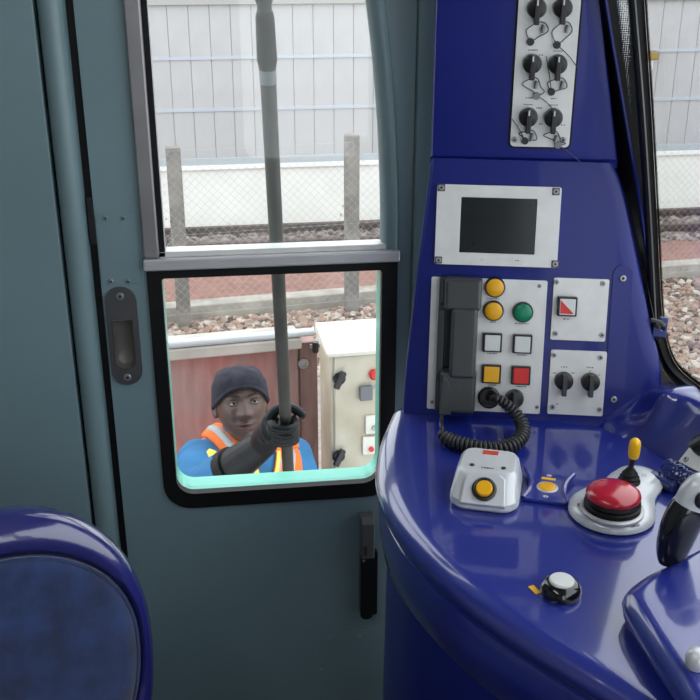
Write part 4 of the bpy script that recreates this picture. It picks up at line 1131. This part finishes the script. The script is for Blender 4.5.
# arm joints (person space)
shR = tw(V((-.175, .0, 1.455 + dzs))); elR = L_(atY(203, 490, 2.70)); wrR = L_(atY(264, 443, 2.555)); G = L_(P1)
shL = tw(V((.175, .0, 1.435 + dzs))); GL = L_(pole_at(-.18)); elL = V((.235, -.10, 1.16)); wrL = GL + V((.06, .05, .02))
SKIN = mat('dark_brown_skin', (.100, .056, .043), .40, var=.12, vscale=14, bump=.05, bscale=300)
JKT = mat('blue_work_jacket', (.030, .165, .36), .8, var=.18, vscale=9, bump=.3, bscale=60)
ORG = mat('orange_high_visibility', (.95, .19, .03), .8, var=.08, vscale=8)
REFL = mat('grey_reflective_tape', (.42, .44, .46), .5)
YEL2 = mat('yellow_reflective_trim', (.85, .68, .12), .7)
NAVY = mat('navy_knit', (.022, .021, .034), .95, var=.3, vscale=60, bump=.5, bscale=220)
GLV = mat('black_wet_glove', (.006, .007, .010), .40, spec=.3, var=.3, vscale=25, bump=.3, bscale=60)
TRS = mat('navy_work_trousers', (.02, .03, .06), .85)
BOOT = mat('black_boot', (.012, .012, .012), .5)

# ---- body: trunk, neck, arms and legs grown into one skin, head carried on it
bd = MB()
bd.loft(torso(-.012))
bd.tube([V((0, .012, 1.50 + dzs)), V((0, .008, 1.56 + dzs)), V((0, .0, 1.62 + dzs))], [.062, .056, .058], 20)
for a, e_, w_ in ((shR, elR, wrR), (shL, elL, wrL)):
    bd.tube([a, a.lerp(e_, .5), e_, e_.lerp(w_, .5), w_], [.055, .048, .040, .038, .028], 14)
for sx_ in (-1, 1):
    bd.tube([V((sx_ * .085, 0, .93)), V((sx_ * .10, -.01, .70)), V((sx_ * .105, -.01, .48)), V((sx_ * .108, .01, .30)), V((sx_ * .11, .02, .09))], [.095, .082, .06, .055, .04], 16)
    bd.ball((sx_ * .11, -.05, .045), (.045, .12, .04), 14, 8)
bme = remesh(bd, .009, 3)
# head
HR = Matrix.Rotation(rad(7), 3, 'Z') @ Matrix.Rotation(rad(-21), 3, 'X') @ Matrix.Diagonal((1.05, 1.05, 1.05))       # turned a little, looking up
def g(v, s_): return math.exp(-(v / s_) ** 2)
def headpt(d):
    x, y, z = d.x * .0745, d.y * .094, d.z * .113       # y<0 is the face
    front = max(0.0, -d.y)
    if z < 0:
        k = min(1, -z / .113); x *= 1 - .26 * k ** 1.6; y *= (1 - .10 * k * k) if y < 0 else (1 - .38 * k)
    f = 0.0
    fw = min(1, front * 2.2)
    f -= .006 * g(z + .01, .05) * g(x, .06)                     # flatten the face plane
    nz = 0 if z > .026 else ((.026 - z) / .050 if z > -.024 else max(0, 1 - (-.024 - z) / .011))
    f += .026 * nz * g(x, .0095 + .007 * max(0, min(1, (.026 - z) / .05)))
    for s_ in (-1, 1):
        f += .011 * g(x - s_ * .0155, .0075) * g(z + .024, .009)
        f -= .0085 * g(x - s_ * .031, .016) * g(z - .013, .0095)
        f += .0060 * g(x - s_ * .043, .017) * g(z + .014, .017)
        f += .0055 * g(x - s_ * .030, .020) * g(z - .031, .0075)
        f += .0030 * g(x - s_ * .031, .014) * g(z - .0225, .004)
        f -= .0030 * g(x - s_ * .027, .008) * g(z + .040, .012)
    f += .0085 * g(x, .021) * g(z + .0495, .0058)
    f += .0100 * g(x, .019) * g(z + .0635, .0062)
    f -= .0055 * g(x, .022) * g(z + .0565, .0022)
    f -= .0040 * g(x, .018) * g(z + .0745, .005)
    f += .0080 * g(x, .022) * g(z + .0930, .013)
    y -= f * fw
    return V((x, y, z))
nu, nv = 150, 110; hv = []; hf = []
for k in range(nv + 1):
    la = math.pi * k / nv - math.pi / 2
    for i in range(nu):
        lo = 2 * math.pi * i / nu; c_ = max(math.cos(la), 1e-4)
        hv.append(headpt(V((c_ * math.cos(lo), c_ * math.sin(lo), math.sin(la)))))
for k in range(nv):
    for i in range(nu):
        j = (i + 1) % nu; hf.append([k * nu + i, k * nu + j, (k + 1) * nu + j, (k + 1) * nu + i])
HO = L_(HC)
nb = MB(); nb.add([tuple(v.co) for v in bme.vertices], [list(p.vertices) for p in bme.polygons])
nb.add([HO + HR @ p for p in hv], hf)
# ears
for s_ in (-1, 1):
    ear = []
    for k, (sc, dx) in enumerate(((.7, -.004), (1, .0), (1.08, .007), (.95, .011), (.7, .009), (.45, .004))):
        ear.append([HO + HR @ V((s_ * (.0715 + dx + .004 * math.cos(a)), .012 + .016 * sc * math.cos(a) + .004 * math.sin(a), -.002 + .030 * sc * math.sin(a))) for a in [2 * math.pi * i / 16 for i in range(16)]])
    nb.loft(ear)
body = nb.build('body', SKIN, per, angle=180)
# eyes with lids, brows, lips as pieces of the face
EYEW = mat('eye_white', (.50, .47, .44), .25); IRIS = mat('dark_iris', (.012, .008, .006), .15); LIP = mat('lip_skin', (.125, .055, .050), .4); BROW = mat('brow_hair', (.010, .008, .007), .8)
HM = T(HO) @ HR.to_4x4()
for s_ in (-1, 1):
    ey = MB().ball((s_ * .0305, -.0730, .0125), (.0125, .0110, .0056), 18, 12, HM).build('eye', EYEW, body)
    MB().ball((s_ * .0305 + .001, -.0830, .0145), (.0052, .0024, .0052), 14, 8, HM).build('iris', IRIS, body)
    lidp = [V((s_ * .0305 + .0135 * math.cos(a), -.0835 + .006 * math.cos(a) ** 2, .0125 + .0062 * math.sin(a))) for a in [math.pi * i / 10 for i in range(11)]]
    MB().tube([HM @ p for p in lidp], [.0018] + [.0032] * 9 + [.0018], 8).build('eyelid', SKIN, body)
    bp2 = [V((s_ * (.012 + .036 * t), -.0955 + .015 * t * t, .0315 + .006 * math.sin(t * 2.4) - .003 * t)) for t in [i / 6 for i in range(7)]]
    MB().tube([HM @ p for p in bp2], [.002, .0034, .0036, .0034, .003, .0024, .0012], 8).build('eyebrow', BROW, body)
for zz, r_ in ((-.0500, .0040), (-.0632, .0048)):
    pts = [V((x_, headpt(V((x_ / .0745 * 1.0, -math.sqrt(max(0, 1 - (x_ / .0745) ** 2 - (zz / .113) ** 2)), zz / .113))).y - .0002, zz + (.0015 if zz > -.055 else -.0005) * (1 - abs(x_) / .022) - (.003 if zz > -.055 else -.004) * (abs(x_) / .022) ** 2)) for x_ in [-.022 + .044 * i / 10 for i in range(11)]]
    MB().tube([HM @ p for p in pts], [r_ * (1 - .7 * abs(i - 5) / 5) for i in range(11)], 8).build('lip', LIP, body)
# ---- beanie
bn = MB(); rings = []
for k in range(15):
    t = k / 14
    if t < .25: rad_s = 1.0 + .02 * math.sin(t * 12); zz = .056 + t * .085
    else:
        u_ = (t - .25) / .75; rad_s = max(.02, math.cos(u_ * math.pi / 2) ** .62); zz = .0773 + .030 * math.sin(u_ * math.pi / 2) + .012 * u_ ** 3
    rings.append([V(((.0815 + .003 * (t < .45)) * rad_s * math.cos(a), .006 + .103 * rad_s * math.sin(a), zz - .060 * max(0, math.sin(a)) * max(0, 1 - t * 1.6) - .056 * abs(math.cos(a)) ** 2.5 * max(0, 1 - t * 1.6) + (.004 * math.sin(a * 5 + 1) * t if t < .9 else 0))) for a in [2 * math.pi * i / 36 for i in range(36)]])
inner = [[p * .93 + V((0, 0, .004)) for p in rings[0]]]
bn.loft(inner + rings, M=HM)
hat = bn.build('beanie', NAVY, per, angle=180)
bbr = [rings[0][i] for i in range(36)] + [rings[0][0], rings[0][1]]
MB().tube([HM @ (p + V((0, 0, .006))) for p in bbr], .0062, 8, ry=.004).build('beanie_hem', NAVY, hat)
# ---- jacket
jk = MB(); jk.loft(torso(.0))
jk.loft([tor((.072, .070, .008), 1.53 + dzs), tor((.070, .068, .006), 1.555 + dzs), tor((.074, .072, .004), 1.575 + dzs), tor((.066, .064, .004), 1.578 + dzs), tor((.060, .058, .006), 1.54 + dzs)])
cuffR = elR.lerp(wrR, .46); cuffL = elL.lerp(wrL, .45)
jk.ball(shR, (.072, .075, .070), 16, 10); jk.ball(shL, (.070, .073, .068), 16, 10)
jk.tube([shR, shR.lerp(elR, .35), shR.lerp(elR, .75), elR, cuffR], [.068, .076, .072, .070, .064], 18)
jk.tube([shL, shL.lerp(elL, .5), elL, cuffL], [.066, .065, .058, .052], 18)
jme = remesh(jk, .0075, 5)
jno = [v.normal.copy() for v in jme.vertices]
for v in jme.vertices:      # cloth folds
    q = v.co; w_ = noise.noise(V((q.x * 16, q.y * 16, q.z * 9))) + .6 * noise.noise(V((q.x * 34 + 5, q.y * 34, q.z * 22)))
    v.co = q + jno[v.index] * (.0055 * w_)
obj('jacket', jme, JKT, per, angle=180)
dc = elR.lerp(wrR, .44); MB().tube([dc, elR.lerp(wrR, .54)], [.0640, .061], 20).build('dark_cuff', BLACK, per)
# yellow shoulder patch
sp_ = [shR + V((.050, -.060, .066)), shR + V((.028, -.082, .050)), shR + V((.012, -.100, .020)), shR + V((.004, -.108, -.015))]
MB().tube(catmull(sp_, 4), .020, 10, ry=.006, ref=(1, 0, .3)).build('shoulder_patch', YEL2, per, angle=180)
# ---- vest: panels lying just outside the torso
def patch(name, fx, off, m, zs, thick=.004, par=per, back=False):
    """fx(z) -> list of x positions (image right positive); front of torso surface"""
    rows = []
    for z in zs:
        k = tk(z); row = []
        for x in fx(z):
            q = min(.995, abs(x) / (k[0] + off)); e = 2.5
            yy = k[2] - (k[1] + off) * (1 - q ** e) ** (1 / e)
            row.append(tw(V((x, -yy if back else yy, z + dzs))))
        rows.append(row)
    b_ = MB(); n = len(rows[0]); b_.loft(rows, cap=False, closed=False)
    back_ = [[p + V((0, thick * (-2.5 if back else 2.5), -thick * .4)) for p in r] for r in rows]; b_.loft(back_, cap=False, closed=False)
    b_.loft([rows[0], back_[0]], cap=False, closed=False); b_.loft([rows[-1], back_[-1]], cap=False, closed=False)
    b_.loft([[r[0] for r in rows], [r[0] for r in back_]], cap=False, closed=False); b_.loft([[r[-1] for r in rows], [r[-1] for r in back_]], cap=False, closed=False)
    return b_.build(name, m, par, angle=60)
zs = [.95 + i * .02 for i in range(29)] + [1.522, 1.532]
def lin(a, c_, n=7): return [a + (c_ - a) * i / (n - 1) for i in range(n)]
def vneck(z): return .006 + max(0, (z - 1.40)) * .36
def vout(z):
    k = tk(z); return min(.150, k[0] * .93)
for s_ in (-1, 1):
    vp = patch('vest_panel', lambda z, s_=s_: lin(s_ * vneck(z), s_ * max(vneck(z) + .03, vout(z)), 9), .012, ORG, zs)
    patch('reflective_stripe', lambda z, s_=s_: lin(s_ * (vneck(z) + .047), s_ * (vneck(z) + .082), 5), .017, REFL, [z for z in zs if z < 1.515], par=vp)
    patch('yellow_trim', lambda z, s_=s_: lin(s_ * (vneck(z) + .001), s_ * (vneck(z) + .016), 3), .0175, YEL2, [z for z in zs if z < 1.515], par=vp)
    patch('yellow_trim', lambda z, s_=s_: lin(s_ * (vneck(z) + .016), s_ * (vneck(z) + .022), 3), .0178, REFL, [z for z in zs if z < 1.5], par=vp)
# back of the vest
zs2 = [z for z in zs]
patch('vest_back', lambda z: lin(-vout(z), vout(z), 9), .012, ORG, zs2, back=True)
# shoulder yokes joining front and back
for s_ in (-1, 1):
    yk = [V((s_ * .10, -.085, 1.515 + dzs)), V((s_ * .105, -.03, 1.533 + dzs)), V((s_ * .105, .04, 1.535 + dzs)), V((s_ * .10, .09, 1.52 + dzs))]; yk = [tw(p) for p in yk]
    MB().tube(catmull(yk, 4), .036, 12, ry=.010, ref=(1, 0, -.25 * s_)).build('vest_yoke', ORG, per, angle=180)
    yk2 = [p + V((0, 0, .004)) for p in yk]
    MB().tube(catmull(yk2, 4), .015, 10, ry=.0095, ref=(1, 0, -.25 * s_)).build('reflective_stripe', REFL, per, angle=180)
# ---- trousers and boots
tr = MB(); tr.loft([tor(k, z, .004) for z, k in ((.86, (.155, .115, 0)), (.95, (.176, .122, 0)), (1.0, (.172, .118, 0)))])
for sx_ in (-1, 1):
    tr.tube([V((sx_ * .085, 0, .93)), V((sx_ * .10, -.01, .70)), V((sx_ * .105, -.01, .48)), V((sx_ * .108, .01, .30)), V((sx_ * .11, .02, .12))], [.105, .095, .078, .072, .072], 16)
obj('trousers', remesh(tr, .012, 3), TRS, per, angle=180)
for sx_ in (-1, 1):
    bt_ = MB(); bt_.tube([V((sx_ * .11, .02, .18)), V((sx_ * .11, .02, .05))], [.06, .055], 14); bt_.ball((sx_ * .11, -.05, .05), (.052, .135, .05), 16, 8); bt_.b2((sx_ * .11 - .05, -.17, .001), (sx_ * .11 + .05, .07, .02))
    obj('boot', remesh(bt_, .008, 3), BOOT, per, angle=180)
# ---- gloves: gauntlet, palm, four fingers round the pole, thumb behind it
def glove(Gp, wr, el, start, tilt=0.0):
    gl = MB(); e1 = V((1, 0, 0)); e2 = V((0, -1, 0)); e3 = pdir
    e1 = (e1 - e3 * e1.dot(e3)).normalized(); e2 = (e2 - e3 * e2.dot(e3)).normalized()
    Q = lambda a, b_, c_: Gp + e1 * a + e2 * b_ + e3 * c_
    st = el.lerp(wr, start)
    pc = Q(-.040, -.004, -.004)
    gl.tube([st, st.lerp(wr, .15), st.lerp(wr, .6), wr, wr.lerp(pc, .6), pc], [.055, .053, .047, .041, .040, .032], 16)
    gl.tube([wr.lerp(pc, .5), Q(-.052, .000, .002), Q(-.030, .012, .002)], [.034, .040, .040], 14, ry=[.024, .021, .016], ref=tuple(e3))
    for i in range(4):
        h = .033 - .0215 * i; l = (.95, 1.05, 1.0, .85)[i]; d_ = -.004 * i
        ch = [Q(-.040, .006, h * .9), Q(-.034, .026, h), Q(-.006, .0365 * l, h - .002), Q(.020, .028 * l, h - .005), Q(.0265, .008, h - .007), Q(.016, -.012, h - .008)]
        gl.tube(catmull(ch, 3), [.0125, .0122, .012, .012, .0115, .0115, .011, .011, .0108, .0106, .0104, .0102, .010, .0098, .009, .007], 10)
    th = [Q(-.046, -.014, .020), Q(-.026, -.026, .042), Q(.006, -.029, .048), Q(.034, -.020, .042), Q(.054, -.006, .026)]
    gl.tube(catmull(th, 3), [.017, .0165, .016, .0155, .015, .0145, .014, .0138, .0135, .013, .012, .011, .008], 10)
    return remesh(gl, .0032, 3)
obj('glove', glove(G, wrR, elR, .50), GLV, per, angle=180)
obj('glove', glove(GL, wrL, elL, .42), GLV, per, angle=180)
